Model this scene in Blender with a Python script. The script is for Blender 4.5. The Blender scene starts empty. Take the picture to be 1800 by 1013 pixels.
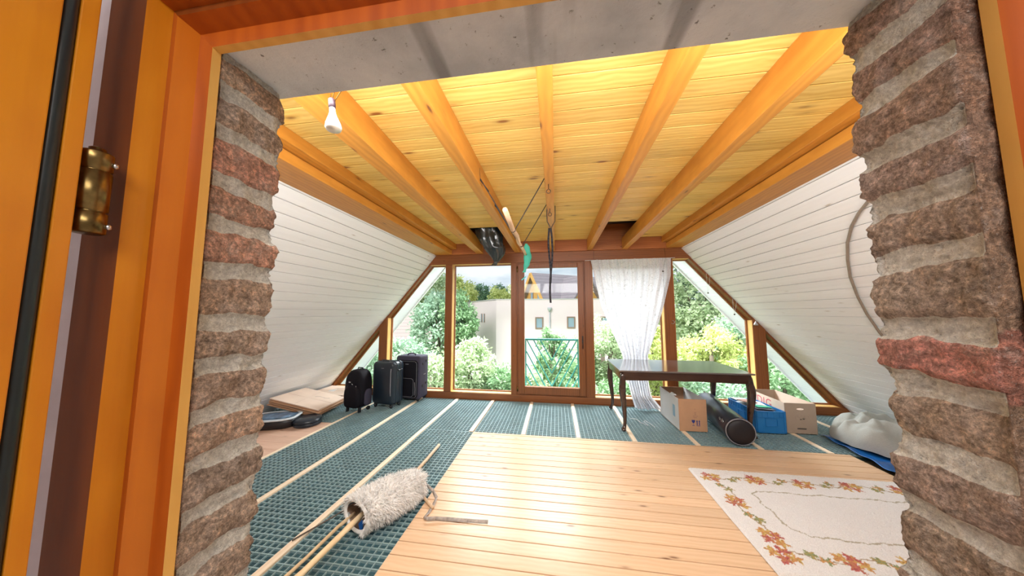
import bpy, math, random
import numpy as np
from mathutils import Vector, Matrix, noise as mnoise

sc = bpy.context.scene
C = sc.collection

# ------------------------------------------------------------------ camera
cd = bpy.data.cameras.new('camera')
cam = bpy.data.objects.new('camera', cd)
C.objects.link(cam)
cd.sensor_fit = 'HORIZONTAL'
cd.sensor_width = 36.0
cd.lens = 36.0 * 507.83 / 1800.0
cd.clip_start = 0.02
cd.clip_end = 400
YAW, PIT, ROL = math.radians(8.581), math.radians(4.906), math.radians(-0.074)
cy, sy, cp, sp, cr, sr = math.cos(YAW), math.sin(YAW), math.cos(PIT), math.sin(PIT), math.cos(ROL), math.sin(ROL)
fv = Vector((-sy*cp, cy*cp, sp)); r0 = Vector((cy, sy, 0)); u0 = r0.cross(fv)
rv = cr*r0 + sr*u0; uv = -sr*r0 + cr*u0
cam.matrix_world = Matrix(((rv.x, uv.x, -fv.x, 0), (rv.y, uv.y, -fv.y, 0), (rv.z, uv.z, -fv.z, 1.5), (0, 0, 0, 1)))
sc.camera = cam

# ------------------------------------------------------------------ world, sun, area lights, exposure
sc.view_settings.view_transform = 'Standard'
sc.view_settings.look = 'None'
sc.view_settings.gamma = 1
sc.view_settings.use_curve_mapping = False
sc.view_settings.exposure = 0.32
sc.cycles.max_bounces = 8
sc.cycles.diffuse_bounces = 5
sc.cycles.transparent_max_bounces = 16
sc.cycles.sample_clamp_indirect = 6

w = bpy.data.worlds.new('sky'); sc.world = w; w.use_nodes = True
wt = w.node_tree; wt.nodes.clear()
def wn(t, **k):
    n = wt.nodes.new(t)
    for a, b in k.items(): setattr(n, a, b)
    return n
tc = wn('ShaderNodeTexCoord'); mp = wn('ShaderNodeMapping'); mp.inputs['Scale'].default_value = (1.6, 1.6, 7.0)
ns = wn('ShaderNodeTexNoise'); ns.inputs['Scale'].default_value = 2.2; ns.inputs['Detail'].default_value = 6
rp = wn('ShaderNodeValToRGB')
rp.color_ramp.elements[0].position = 0.38; rp.color_ramp.elements[0].color = (0.40, 0.53, 0.66, 1)
rp.color_ramp.elements[1].position = 0.62; rp.color_ramp.elements[1].color = (0.92, 0.95, 1.0, 1)
bg = wn('ShaderNodeBackground'); bg.inputs['Strength'].default_value = .92
wo = wn('ShaderNodeOutputWorld')
wt.links.new(tc.outputs['Generated'], mp.inputs['Vector']); wt.links.new(mp.outputs[0], ns.inputs['Vector'])
wt.links.new(ns.outputs['Fac'], rp.inputs[0]); wt.links.new(rp.outputs[0], bg.inputs['Color']); wt.links.new(bg.outputs[0], wo.inputs['Surface'])

def light(name, kind, loc, target, energy, color=(1, 1, 1), size=1, size_y=None, angle=None, spread=None):
    l = bpy.data.lights.new(name, kind); l.energy = energy; l.color = color
    if kind == 'AREA':
        l.size = size
        if size_y: l.shape = 'RECTANGLE'; l.size_y = size_y
        if spread: l.spread = spread
    if angle is not None: l.angle = angle
    o = bpy.data.objects.new(name, l); C.objects.link(o)
    o.location = loc
    o.rotation_euler = (Vector(target) - Vector(loc)).to_track_quat('-Z', 'Y').to_euler()
    return o
light('sun', 'SUN', (-9, -8, 12), (0, 10, 0), 2.1, (1, .96, .9), angle=math.radians(25))
# added unseen area panel above the eaves, boosts sky light into the room
light('sky_fill', 'AREA', (0, 9.5, 6.6), (0, 3.6, 0.3), 6800, (0.94, 0.97, 1.0), 15, 3.5)
# added fill light hidden behind the lintel, not a lamp of the attic
light('room_fill', 'AREA', (0, 0.66, 2.30), (0, 4.6, 1.2), 78, (1, .985, .97), 3.2, 0.3)
# added fill light behind the viewer for door frame and brick reveals
light('landing_fill', 'AREA', (0.0, -0.9, 2.42), (0, 0.30, 0.6), 31, (1, .95, .9), 1.6, 0.6)

# ------------------------------------------------------------------ node material helper
class NT:
    def __init__(s, name):
        s.m = bpy.data.materials.new(name); s.m.use_nodes = True
        s.t = s.m.node_tree; s.b = s.t.nodes['Principled BSDF']
    def n(s, typ, **k):
        x = s.t.nodes.new('ShaderNode' + typ)
        for a, b in k.items():
            if a.startswith('i_'): x.inputs[int(a[2:])].default_value = b
            else: setattr(x, a, b)
        return x
    def l(s, a, b): s.t.links.new(a, b)
    def math(s, op, a, b=None, c=None):
        x = s.n('Math', operation=op)
        for i, v in enumerate((a, b, c)):
            if v is None: continue
            if isinstance(v, (int, float)): x.inputs[i].default_value = v
            else: s.l(v, x.inputs[i])
        return x.outputs[0]
    def comb(s, a, b, c):
        x = s.n('CombineXYZ')
        for i, v in enumerate((a, b, c)):
            if isinstance(v, (int, float)): x.inputs[i].default_value = v
            else: s.l(v, x.inputs[i])
        return x.outputs[0]
    def noise(s, vec, scale, detail=3, rough=.5):
        x = s.n('TexNoise'); x.inputs['Scale'].default_value = scale; x.inputs['Detail'].default_value = detail
        x.inputs['Roughness'].default_value = rough
        if vec is not None: s.l(vec, x.inputs['Vector'])
        return x.outputs['Fac']
    def ramp(s, fac, stops):
        x = s.n('ValToRGB'); e = x.color_ramp.elements
        while len(e) < len(stops): e.new(0.5)
        for i, (p, c) in enumerate(stops):
            e[i].position = p; e[i].color = (*c, 1) if len(c) == 3 else c
        s.l(fac, x.inputs[0]); return x.outputs[0]
    def mix(s, fac, a, b, mode='MIX'):
        x = s.n('Mix', data_type='RGBA', blend_type=mode)
        for sock, v in ((x.inputs[0], fac), (x.inputs[6], a), (x.inputs[7], b)):
            if isinstance(v, (int, float)): sock.default_value = v
            elif isinstance(v, tuple): sock.default_value = (*v, 1)
            else: s.l(v, sock)
        return x.outputs[2]
    def bump(s, h, strength=.3, dist=.01):
        x = s.n('Bump'); x.inputs['Strength'].default_value = strength; x.inputs['Distance'].default_value = dist
        s.l(h, x.inputs['Height']); s.l(x.outputs[0], s.b.inputs['Normal'])
    def obj(s):
        if not hasattr(s, '_o'): s._o = s.n('TexCoord').outputs['Object']
        return s._o
    def base(s, v):
        if isinstance(v, tuple): s.b.inputs['Base Color'].default_value = (*v, 1)
        else: s.l(v, s.b.inputs['Base Color'])
    def rough(s, v): s.b.inputs['Roughness'].default_value = v; return s

def plain(name, col, rough=.6, metal=0, var=.12, scale=25, bump=.15, spec=.5, bd=.003):
    k = NT(name)
    f = k.noise(k.obj(), scale, 4)
    k.base(k.ramp(f, [(0.25, tuple(c*(1-var) for c in col)), (0.75, tuple(min(1, c*(1+var)) for c in col))]))
    k.rough(rough); k.b.inputs['Metallic'].default_value = metal
    k.b.inputs['Specular IOR Level'].default_value = spec
    if bump: k.bump(f, bump, bd)
    return k.m

def wood(name, c1, c2, knot, L=0, W=1, bw=10.0, off=0.0, rough=.5, grain=1.0, knots=.10, tint=.10, kd=(3.0, 8.0), spec=.4):
    """boards running along axis L, each bw wide along axis W"""
    k = NT(name)
    sx = k.n('SeparateXYZ'); k.l(k.obj(), sx.inputs[0]); ax = [sx.outputs[i] for i in range(3)]
    u, v = ax[L], ax[W]; t = ax[3-L-W]
    oi = k.n('ObjectInfo').outputs['Random']
    idx = k.math('FLOOR', k.math('ADD', k.math('DIVIDE', k.math('SUBTRACT', v, off), bw), 0.0))
    wn_ = k.n('TexWhiteNoise', noise_dimensions='1D'); k.l(k.math('ADD', idx, k.math('MULTIPLY', oi, 17.0)), wn_.inputs['W'])
    r = wn_.outputs['Value']
    sh = k.math('MULTIPLY', r, 31.0)
    vec = k.comb(k.math('ADD', k.math('MULTIPLY', u, .9), sh), k.math('MULTIPLY', v, 14.0*grain), k.math('MULTIPLY', t, 14.0*grain))
    g1 = k.noise(vec, 1.6, 5, .6)
    wv = k.n('TexWave', wave_type='BANDS', bands_direction='Y'); k.l(k.comb(k.math('ADD', k.math('MULTIPLY', u, .5), sh), k.math('ADD', v, sh), t), wv.inputs['Vector'])
    wv.inputs['Scale'].default_value = 9*grain; wv.inputs['Distortion'].default_value = 5; wv.inputs['Detail'].default_value = 2; wv.inputs['Detail Scale'].default_value = 1.2
    f = k.math('ADD', k.math('MULTIPLY', g1, .80), k.math('MULTIPLY', wv.outputs['Fac'], .20))
    col = k.ramp(f, [(0.25, c2), (0.68, c1)])
    hv = k.math('ADD', k.math('MULTIPLY', k.math('SUBTRACT', r, .5), 2*tint), 1.0)
    hs = k.n('HueSaturation'); k.l(col, hs.inputs['Color']); k.l(hv, hs.inputs['Value']); col = hs.outputs[0]
    if knots:
        vo = k.n('TexVoronoi', feature='F1'); k.l(k.comb(k.math('ADD', k.math('MULTIPLY', u, kd[0]), sh), k.math('MULTIPLY', v, kd[1]), k.math('MULTIPLY', t, kd[1])), vo.inputs['Vector'])
        vo.inputs['Scale'].default_value = 1.0
        km = k.ramp(vo.outputs['Distance'], [(knots*.45, (1, 1, 1)), (knots, (.25, .25, .25)), (knots*1.7, (0, 0, 0))])
        col = k.mix(km, col, knot)
    k.base(col); k.rough(rough); k.b.inputs['Specular IOR Level'].default_value = spec
    k.bump(f, .12, .003)
    return k.m

def glass_mat(name='window_glass'):
    k = NT(name)
    g = k.n('BsdfGlossy'); g.inputs['Roughness'].default_value = 0.02
    tr = k.n('BsdfTransparent'); tr.inputs['Color'].default_value = (.97, .99, .985, 1)
    fr = k.n('Fresnel'); fr.inputs['IOR'].default_value = 1.35
    mx = k.n('MixShader'); k.l(k.math('MULTIPLY', fr.outputs[0], .35), mx.inputs[0]); k.l(tr.outputs[0], mx.inputs[1]); k.l(g.outputs[0], mx.inputs[2])
    k.l(mx.outputs[0], k.t.nodes['Material Output'].inputs['Surface'])
    return k.m

def cloth_mat(name, col, trans=.5, pattern=False, bumps=60):
    k = NT(name)
    c = col
    if pattern:
        vo = k.n('TexVoronoi', feature='DISTANCE_TO_EDGE'); mpn = k.n('Mapping'); mpn.inputs['Scale'].default_value = (4.5, .5, 4.0)
        k.l(k.obj(), mpn.inputs[0]); nz = k.n('TexNoise'); nz.inputs['Scale'].default_value = 5; k.l(k.obj(), nz.inputs['Vector'])
        va = k.n('VectorMath', operation='ADD'); k.l(mpn.outputs[0], va.inputs[0]); k.l(nz.outputs['Color'], va.inputs[1]); k.l(va.outputs[0], vo.inputs['Vector'])
        c = k.ramp(vo.outputs['Distance'], [(0.0, tuple(x*.62 for x in col)), (0.018, tuple(x*.72 for x in col)), (0.03, col)])
    d = k.n('BsdfDiffuse'); t = k.n('BsdfTranslucent')
    for s_ in (d, t):
        if isinstance(c, tuple): s_.inputs['Color'].default_value = (*c, 1)
        else: k.l(c, s_.inputs['Color'])
    mx = k.n('MixShader'); mx.inputs[0].default_value = trans; k.l(d.outputs[0], mx.inputs[1]); k.l(t.outputs[0], mx.inputs[2])
    k.l(mx.outputs[0], k.t.nodes['Material Output'].inputs['Surface'])
    return k.m

def attr_mat(name, attr='Col', rough=.9, nscale=150, nb=.5, var=.25, bd=.003, spec=.2):
    k = NT(name)
    a = k.n('Attribute', attribute_name=attr)
    f = k.noise(k.obj(), nscale, 4, .7)
    g = k.ramp(f, [(0.3, (1-var,)*3), (0.7, (1+var,)*3)])
    k.base(k.mix(1.0, a.outputs['Color'], g, 'MULTIPLY'))
    k.rough(rough); k.bump(f, nb, bd); k.b.inputs['Specular IOR Level'].default_value = spec
    return k.m

# ------------------------------------------------------------------ mesh helper
class MB:
    def __init__(s): s.v = []; s.f = []; s.mi = []; s.sm = []; s.cur = 0; s.smooth = False
    def addf(s, idx): s.f.append(tuple(idx)); s.mi.append(s.cur); s.sm.append(s.smooth)
    def quad(s, pts):
        b = len(s.v); s.v += [tuple(p) for p in pts]; s.addf(range(b, b+len(pts))); return s
    def box(s, x0, x1, y0, y1, z0, z1, M=None, taper=None):
        b = len(s.v)
        P = [(x0, y0, z0), (x1, y0, z0), (x1, y1, z0), (x0, y1, z0), (x0, y0, z1), (x1, y0, z1), (x1, y1, z1), (x0, y1, z1)]
        if M is not None: P = [tuple(M @ Vector(p)) for p in P]
        s.v += P
        for q in ((0, 3, 2, 1), (4, 5, 6, 7), (0, 1, 5, 4), (1, 2, 6, 5), (2, 3, 7, 6), (3, 0, 4, 7)): s.addf([b+i for i in q])
        return s
    def beam(s, a, b, wd, ht, up=(0, 0, 1)):
        a, b = Vector(a), Vector(b); d = (b-a); L = d.length; d.normalize()
        side = d.cross(Vector(up)); 
        if side.length < 1e-4: side = d.cross(Vector((1, 0, 0)))
        side.normalize(); upv = side.cross(d)
        M = Matrix((( side.x, d.x, upv.x, a.x), (side.y, d.y, upv.y, a.y), (side.z, d.z, upv.z, a.z), (0, 0, 0, 1)))
        return s.box(-wd/2, wd/2, 0, L, -ht/2, ht/2, M)
    def loft(s, rings, closed=True, caps=True):
        b = len(s.v); n = len(rings[0]); m = len(rings)
        for r in rings: s.v += [tuple(p) for p in r]
        for i in range(m-1):
            for j in range(n if closed else n-1):
                j2 = (j+1) % n
                s.addf((b+i*n+j, b+i*n+j2, b+(i+1)*n+j2, b+(i+1)*n+j))
        if caps and closed:
            s.addf([b+j for j in range(n)][::-1]); s.addf([b+(m-1)*n+j for j in range(n)])
        return s
    def tube(s, pts, r, n=8, caps=True):
        pts = [Vector(p) for p in pts]; m = len(pts)
        rs = r if isinstance(r, (list, tuple)) else [r]*m
        old = s.smooth; s.smooth = True
        T = [(pts[min(i+1, m-1)]-pts[max(i-1, 0)]).normalized() for i in range(m)]
        N = T[0].orthogonal().normalized(); rings = []
        for i in range(m):
            N = (N - T[i]*N.dot(T[i])); N = N.normalized() if N.length > 1e-6 else T[i].orthogonal().normalized()
            B = T[i].cross(N)
            rings.append([pts[i]+(N*math.cos(2*math.pi*j/n)+B*math.sin(2*math.pi*j/n))*rs[i] for j in range(n)])
        s.loft(rings, True, caps); s.smooth = old
        return s
    def lathe(s, prof, n=20, M=None):
        old = s.smooth; s.smooth = True; rings = []
        for r_, z in prof:
            P = [Vector((r_*math.cos(2*math.pi*j/n), r_*math.sin(2*math.pi*j/n), z)) for j in range(n)]
            rings.append([M @ p if M is not None else p for p in P])
        s.loft(rings); s.smooth = old; return s
    def prism(s, poly, axis, a, b):
        """poly: 2D points in the plane of the two other axes (in order), extruded a..b along axis"""
        def mk(p, t):
            q = [0, 0, 0]; o = [i for i in range(3) if i != axis]; q[o[0]] = p[0]; q[o[1]] = p[1]; q[axis] = t; return tuple(q)
        return s.loft([[mk(p, a) for p in poly], [mk(p, b) for p in poly]])
    def grid(s, fn, nu, nv, closed_u=False):
        b = len(s.v); old = s.smooth; s.smooth = True
        for j in range(nv+1):
            for i in range(nu+(0 if closed_u else 1)): s.v.append(tuple(fn(i/nu, j/nv)))
        W_ = nu if closed_u else nu+1
        for j in range(nv):
            for i in range(nu):
                i2 = (i+1) % W_ if closed_u else i+1
                s.addf((b+j*W_+i, b+j*W_+i2, b+(j+1)*W_+i2, b+(j+1)*W_+i))
        s.smooth = old; return s
    def build(s, name, mats, parent=None, bevel=0, solid=0, fix=True, subsurf=0, segs=2):
        me = bpy.data.meshes.new(name); me.from_pydata(s.v, [], s.f)
        if not isinstance(mats, (list, tuple)): mats = [mats]
        for m in mats: me.materials.append(m)
        me.polygons.foreach_set('material_index', s.mi); me.polygons.foreach_set('use_smooth', s.sm)
        me.update()
        if fix and len(s.f) < 60000:
            import bmesh
            bm = bmesh.new(); bm.from_mesh(me); bmesh.ops.recalc_face_normals(bm, faces=bm.faces); bm.to_mesh(me); bm.free()
        o = bpy.data.objects.new(name, me); C.objects.link(o)
        if parent is not None: o.parent = parent
        if solid:
            md = o.modifiers.new('s', 'SOLIDIFY'); md.thickness = solid; md.offset = 0
        if bevel:
            md = o.modifiers.new('b', 'BEVEL'); md.width = bevel; md.segments = segs; md.limit_method = 'ANGLE'; md.angle_limit = math.radians(40)
        if subsurf:
            md = o.modifiers.new('u', 'SUBSURF'); md.levels = subsurf; md.render_levels = subsurf
        return o

def tag(o, label=None, cat=None, group=None, kind=None):
    if label: o['label'] = label
    if cat: o['category'] = cat
    if group: o['group'] = group
    if kind: o['kind'] = kind
    return o
def struct(o): o['kind'] = 'structure'; return o
def thing(name, label, cat, loc=(0, 0, 0), rz=0, group=None):
    o = bpy.data.objects.new(name, None); C.objects.link(o); o.location = loc; o.rotation_euler = (0, 0, rz); o.empty_display_size = .1
    return tag(o, label, cat, group)
def copy_tree(o, parent=None):
    c = o.copy(); C.objects.link(c)
    if parent is not None: c.parent = parent
    for ch in list(o.children): copy_tree(ch, c)
    return c
def obox(cx, cyy, cz, sx, sy_, sz, n=4):
    return MB().box(cx-sx/2, cx+sx/2, cyy-sy_/2, cyy+sy_/2, cz-sz/2, cz+sz/2)
rnd = random.Random(7)

# ------------------------------------------------------------------ materials
M = {}
M['ceil'] = wood('pine_ceiling_boards', (.92, .66, .20), (.74, .45, .095), (.30, .12, .03), 0, 1, .137, .08, .45, knots=.13, kd=(2.4, 7.3), tint=.09)
M['beam'] = wood('pine_beam', (.66, .29, .045), (.50, .20, .028), (.20, .07, .02), 1, 0, 10, 0, .45, grain=.8, knots=.09, kd=(2.2, 9), tint=.05)
M['window_wood'] = wood('stained_window_wood', (.27, .088, .022), (.19, .058, .015), (.12, .04, .01), 2, 0, 10, 0, .4, knots=.06)
M['window_wood_x'] = wood('stained_window_rail', (.27, .088, .022), (.19, .058, .015), (.12, .04, .01), 0, 2, 10, 0, .4, knots=.06)
M['white_left'] = wood('whitewashed_boards', (.89, .895, .91), (.865, .868, .88), (.50, .44, .38), 1, 2, .0915, .02, .6, knots=.065, kd=(2.0, 9.0), tint=.02)
M['floor'] = wood('pine_floor_boards', (.74, .51, .33), (.65, .42, .25), (.25, .13, .07), 0, 1, .108, .076, .30, knots=.09, kd=(2.6, 9.0), tint=.09)
M['pinkfloor'] = wood('pale_red_floor_boards', (.74, .50, .38), (.62, .38, .27), (.35, .2, .13), 0, 1, .16, .02, .45, knots=.07, kd=(2, 7))
M['joist'] = wood('raw_joist_wood', (.88, .74, .58), (.78, .60, .42), (.35, .18, .1), 1, 0, 10, 0, .6, knots=.06)
M['frame'] = wood('orange_stained_pine', (.72, .27, .012), (.56, .17, .006), (.25, .06, .005), 2, 0, 10, 0, .35, knots=.035, kd=(1.2, 6))
M['frame_x'] = wood('orange_stained_pine_head', (.72, .27, .012), (.56, .17, .006), (.25, .06, .005), 0, 2, 10, 0, .35, knots=.035, kd=(1.2, 6))
M['frame_raw'] = wood('light_pine_batten', (.80, .47, .12), (.66, .34, .07), (.3, .1, .02), 2, 0, 10, 0, .5, knots=.03)
M['bead'] = wood('daylit_pine_reveal', (.80, .50, .18), (.68, .38, .11), (.3, .12, .04), 2, 0, 10, 0, .45, knots=.03)  # paler pine for the window reveals, daylight on them put into the colour
M['frame_brown'] = wood('shaded_brown_rebate', (.22, .055, .008), (.14, .03, .005), (.08, .02, .003), 2, 0, 10, 0, .35, knots=.02)  # dark copy for the camera-facing rebate, its shade put into the colour
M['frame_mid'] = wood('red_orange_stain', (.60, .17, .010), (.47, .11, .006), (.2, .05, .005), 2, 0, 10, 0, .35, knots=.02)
M['frame_red'] = wood('shaded_red_pine', (.46, .10, .008), (.33, .06, .005), (.15, .03, .003), 2, 0, 10, 0, .35, knots=.0)  # darker red copy for unlit frame faces, shade painted in
M['lilac'] = plain('chipped_lilac_paint', (.74, .68, .76), .6, var=.12, scale=14)
M['rubber'] = plain('black_rubber', (.012, .02, .022), .35, var=.2)
M['brass'] = plain('aged_brass', (.20, .135, .05), .30, 1, var=.5, scale=60, bump=.1)
M['black'] = plain('black_fabric', (.007, .006, .010), .75, var=.25, scale=180, bump=.4, spec=.2)
M['darkblue'] = plain('dark_blue_shell', (.014, .022, .034), .32, var=.1, scale=10, bump=.02)
M['violetcloth'] = plain('dark_violet_fabric', (.045, .040, .070), .8, var=.25, scale=160, bump=.4)
M['blackplastic'] = plain('black_plastic', (.015, .016, .02), .35, var=.1, bump=0)
M['silver'] = plain('silver_metal', (.6, .6, .62), .3, 1, var=.1, bump=0)
M['greyfab'] = plain('grey_trim', (.22, .22, .25), .5, var=.1)
M['cardboard'] = plain('kraft_cardboard', (.50, .29, .17), .85, var=.07, scale=9, bump=.05)
M['cardpale'] = plain('pale_cardboard', (.76, .60, .49), .85, var=.06, scale=6, bump=.05)
M['cardwhite'] = plain('white_cardboard', (.72, .72, .72), .7, var=.04, scale=6, bump=.03)
M['tan'] = plain('tan_cardboard', (.42, .33, .26), .8, var=.05, scale=6, bump=.03)
M['table'] = wood('dark_mahogany', (.050, .024, .019), (.03, .014, .011), (.02, .01, .01), 0, 1, 10, 0, .13, knots=0, spec=.7)
M['bluecrate'] = plain('blue_crate_plastic', (.02, .19, .50), .4, var=.06, scale=8, bump=.02)
M['bluemat'] = plain('blue_plastic_sheet', (.01, .10, .34), .3, var=.5, scale=7, bump=.1)
M['ink'] = plain('dark_blue_ink', (.03, .04, .22), .7, var=.05, bump=0)
M['inkred'] = plain('red_print', (.62, .12, .15), .7, var=.05, bump=0)
M['inkblk'] = plain('black_print', (.04, .04, .04), .8, var=.05, bump=0)
M['inkcyan'] = plain('faded_blue_print', (.33, .52, .66), .8, var=.05, bump=0)
M['linen'] = plain('grey_linen', (.40, .41, .385), .9, var=.07, scale=90, bump=.3)
M['curtain'] = cloth_mat('white_curtain_cloth', (.74, .74, .78), .38, True)
M['bagblack'] = plain('black_bin_bag', (.018, .028, .030), .22, var=.2, scale=6, bump=.3, spec=.8)
M['teal'] = cloth_mat('teal_plastic_bag', (.13, .62, .50), .5)
M['tealsolid'] = plain('bright_teal_plastic', (.01, .45, .46), .35, bump=0)
M['rope'] = plain('black_cord', (.02, .018, .02), .8)
M['strap'] = plain('black_webbing', (.012, .012, .018), .7, var=.2, scale=200)
M['birch'] = wood('peeled_branch', (.74, .55, .38), (.60, .40, .24), (.3, .15, .08), 1, 0, 10, 0, .6, knots=.05)
M['bamboo'] = wood('bamboo_cane', (.86, .68, .44), (.72, .52, .30), (.3, .15, .08), 1, 0, 10, 0, .4, knots=.0)
M['darkcane'] = plain('dark_rod', (.12, .09, .07), .5)
M['fleece'] = plain('white_fleece', (.84, .82, .80), .95, var=.10, scale=30, bump=.6)
M['fleecein'] = plain('brown_hide_inside', (.22, .14, .09), .9, var=.35, scale=20)
M['belt'] = plain('grey_brown_webbing', (.40, .35, .32), .7, var=.2, scale=60)
M['wire'] = plain('white_cord', (.75, .75, .75), .6, bump=0)
M['iron'] = plain('dark_iron_wire', (.05, .035, .03), .4, .6, bump=0)
M['cable'] = plain('brown_cable_sheath', (.30, .24, .19), .5, bump=0)
M['bulb'] = plain('frosted_reflector', (.86, .84, .78), .25, .25, var=.08, bump=0)
M['socket'] = plain('dark_lamp_socket', (.03, .012, .02), .5, bump=0)
M['railing'] = plain('green_painted_steel', (.03, .30, .27), .4, bump=0, var=.1)
M['blind'] = plain('dark_roof_void', (.05, .025, .012), .9)
M['redbeam'] = wood('red_brown_purlin', (.42, .14, .035), (.32, .09, .02), (.1, .03, .01), 0, 2, 10, 0, .5, knots=.05)
M['subfloor'] = plain('brown_subfloor', (.14, .105, .06), .9, var=.3, scale=9)
M['grid'] = plain('teal_grey_mat_plastic', (.24, .35, .37), .32, var=.12, scale=5, bump=0, spec=.8)
M['matfill'] = plain('dark_teal_mat_core', (.030, .080, .100), .5, var=.35, scale=1.3, bump=0)
M['plaster'] = plain('white_plaster', (.80, .78, .75), .9, var=.04)
M['glass'] = glass_mat()
M['eave'] = wood('pale_eave_boards', (.84, .83, .90), (.80, .79, .86), (.4, .4, .45), 1, 2, .0915, .02, .7, knots=.04, tint=.02)
M['eavetrim'] = plain('white_eave_trim', (.88, .90, .92), .7)
# concrete
k = NT('grey_concrete'); f1 = k.noise(k.obj(), 3.0, 8, .65); f2 = k.noise(k.obj(), 55, 4, .7)
mpn = k.n('Mapping'); mpn.inputs['Scale'].default_value = (9, .9, 2); mpn.inputs['Rotation'].default_value = (0, 0, .5); k.l(k.obj(), mpn.inputs[0])
f3 = k.noise(mpn.outputs[0], 1.1, 3, .5)
c_ = k.ramp(f1, [(0.33, (.47, .54, .62)), (0.5, (.65, .72, .80)), (0.68, (.80, .85, .90))])
c_ = k.mix(k.ramp(f3, [(0.34, (.7,)*3), (0.42, (0,)*3)]), c_, (.20, .22, .25))
c_ = k.mix(k.ramp(f2, [(0.30, (1,)*3), (0.37, (0,)*3)]), c_, (.16, .18, .20))
c_ = k.mix(k.ramp(f2, [(0.68, (0,)*3), (0.76, (.6,)*3)]), c_, (.62, .62, .61))
k.base(c_); k.rough(.85); k.bump(f2, .5, .004); M['concrete'] = k.m
# brick
k = NT('rough_brick_and_mortar')
a = k.n('Attribute', attribute_name='Col'); mo = k.n('Attribute', attribute_name='mortar')
fa = k.noise(k.obj(), 60, 6, .75); fb = k.noise(k.obj(), 230, 3, .8); fc = k.noise(k.obj(), 18, 5, .7)
mm = k.math('ADD', mo.outputs['Fac'], k.math('MULTIPLY', k.math('SUBTRACT', fa, .5), .9))
mask = k.ramp(mm, [(0.44, (0,)*3), (0.56, (1,)*3)])
bc = k.mix(1.0, a.outputs['Color'], k.ramp(fa, [(0.3, (.45, .42, .40)), (0.5, (1, 1, 1)), (0.70, (1.9, 1.9, 1.95))]), 'MULTIPLY')
bc = k.mix(k.ramp(fc, [(0.5, (0,)*3), (0.68, (.6,)*3)]), bc, (.40, .33, .29))
mc = k.ramp(fa, [(0.3, (.52, .51, .47)), (0.7, (.82, .81, .75))])
ff = k.noise(k.obj(), 150, 5, .8)
gr = k.ramp(ff, [(0.30, (.60, .58, .56)), (0.48, (1.45, 1.45, 1.45)), (0.60, (2.3, 2.3, 2.3)), (0.70, (3.2, 3.2, 3.3))])
bc = k.mix(.20, bc, (.38, .32, .28))
bc = k.mix(1.0, bc, gr, 'MULTIPLY')
bc = k.mix(mask, bc, k.mix(.35, mc, k.mix(1.0, mc, gr, 'MULTIPLY')))
bc = k.mix(k.ramp(fb, [(0.28, (.6,)*3), (0.40, (0,)*3)]), bc, (.10, .075, .06))
bc = k.mix(k.ramp(fb, [(0.60, (0,)*3), (0.70, (.65,)*3)]), bc, (.68, .62, .58))
k.base(bc); k.rough(.95); k.b.inputs['Specular IOR Level'].default_value = .2
k.bump(k.math('ADD', k.math('ADD', fa, fb), ff), 1.0, .007); M['brick'] = k.m

# ================================================================== STRUCTURE
YW = 5.05
def lx(z): return -2.338-(2.389-z)/1.182      # left roof slope, room face
def rx(z): return 2.21+(2.386-z)/1.153        # right roof slope, room face

# --- floors
struct(MB().box(-5.4, 5.2, .30, 5.4, -.16, -.055).build('floor', M['subfloor']))
b = MB(); y = .30
lines = [.076+.108*i for i in range(2, 34)]
prev = .30
for yl in lines+[3.69]:
    if yl > 3.69: continue
    if yl-prev > .01:
        b.box(-1.05, 3.05, prev+.0036, yl-.0036, -.024, 0)
    prev = yl
struct(b.build('floor_pine_boards', M['floor'], bevel=.002))
b = MB(); prev = .30
for i in range(2, 24):
    yl = .02+.16*i
    if yl > 3.72: yl = 3.72
    if yl > prev+.02: b.box(-5.2, -3.06, prev+.001, yl-.001, -.03, -.004)
    prev = max(prev, yl)
struct(b.build('floor_red_boards', M['pinkfloor'], bevel=.002))
JX = [-3.71, -3.045, -2.39, -1.73, -1.09, -.42, .25, .90, 1.585, 2.23, 2.90, 3.56, 4.15]
for i, jx in enumerate(JX):
    y0 = .32 if jx > -3.04 and jx < -1.1 else (3.705 if jx > -1.1 else 3.73)
    if jx == -3.045: y0 = .32
    wd = .028 if jx == -3.045 else .05
    j = MB().box(jx-wd/2, jx+wd/2, y0, 5.035, -.055, -.002).build('trim_%d' % (i+1), M['joist'], bevel=.002); struct(j)

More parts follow.
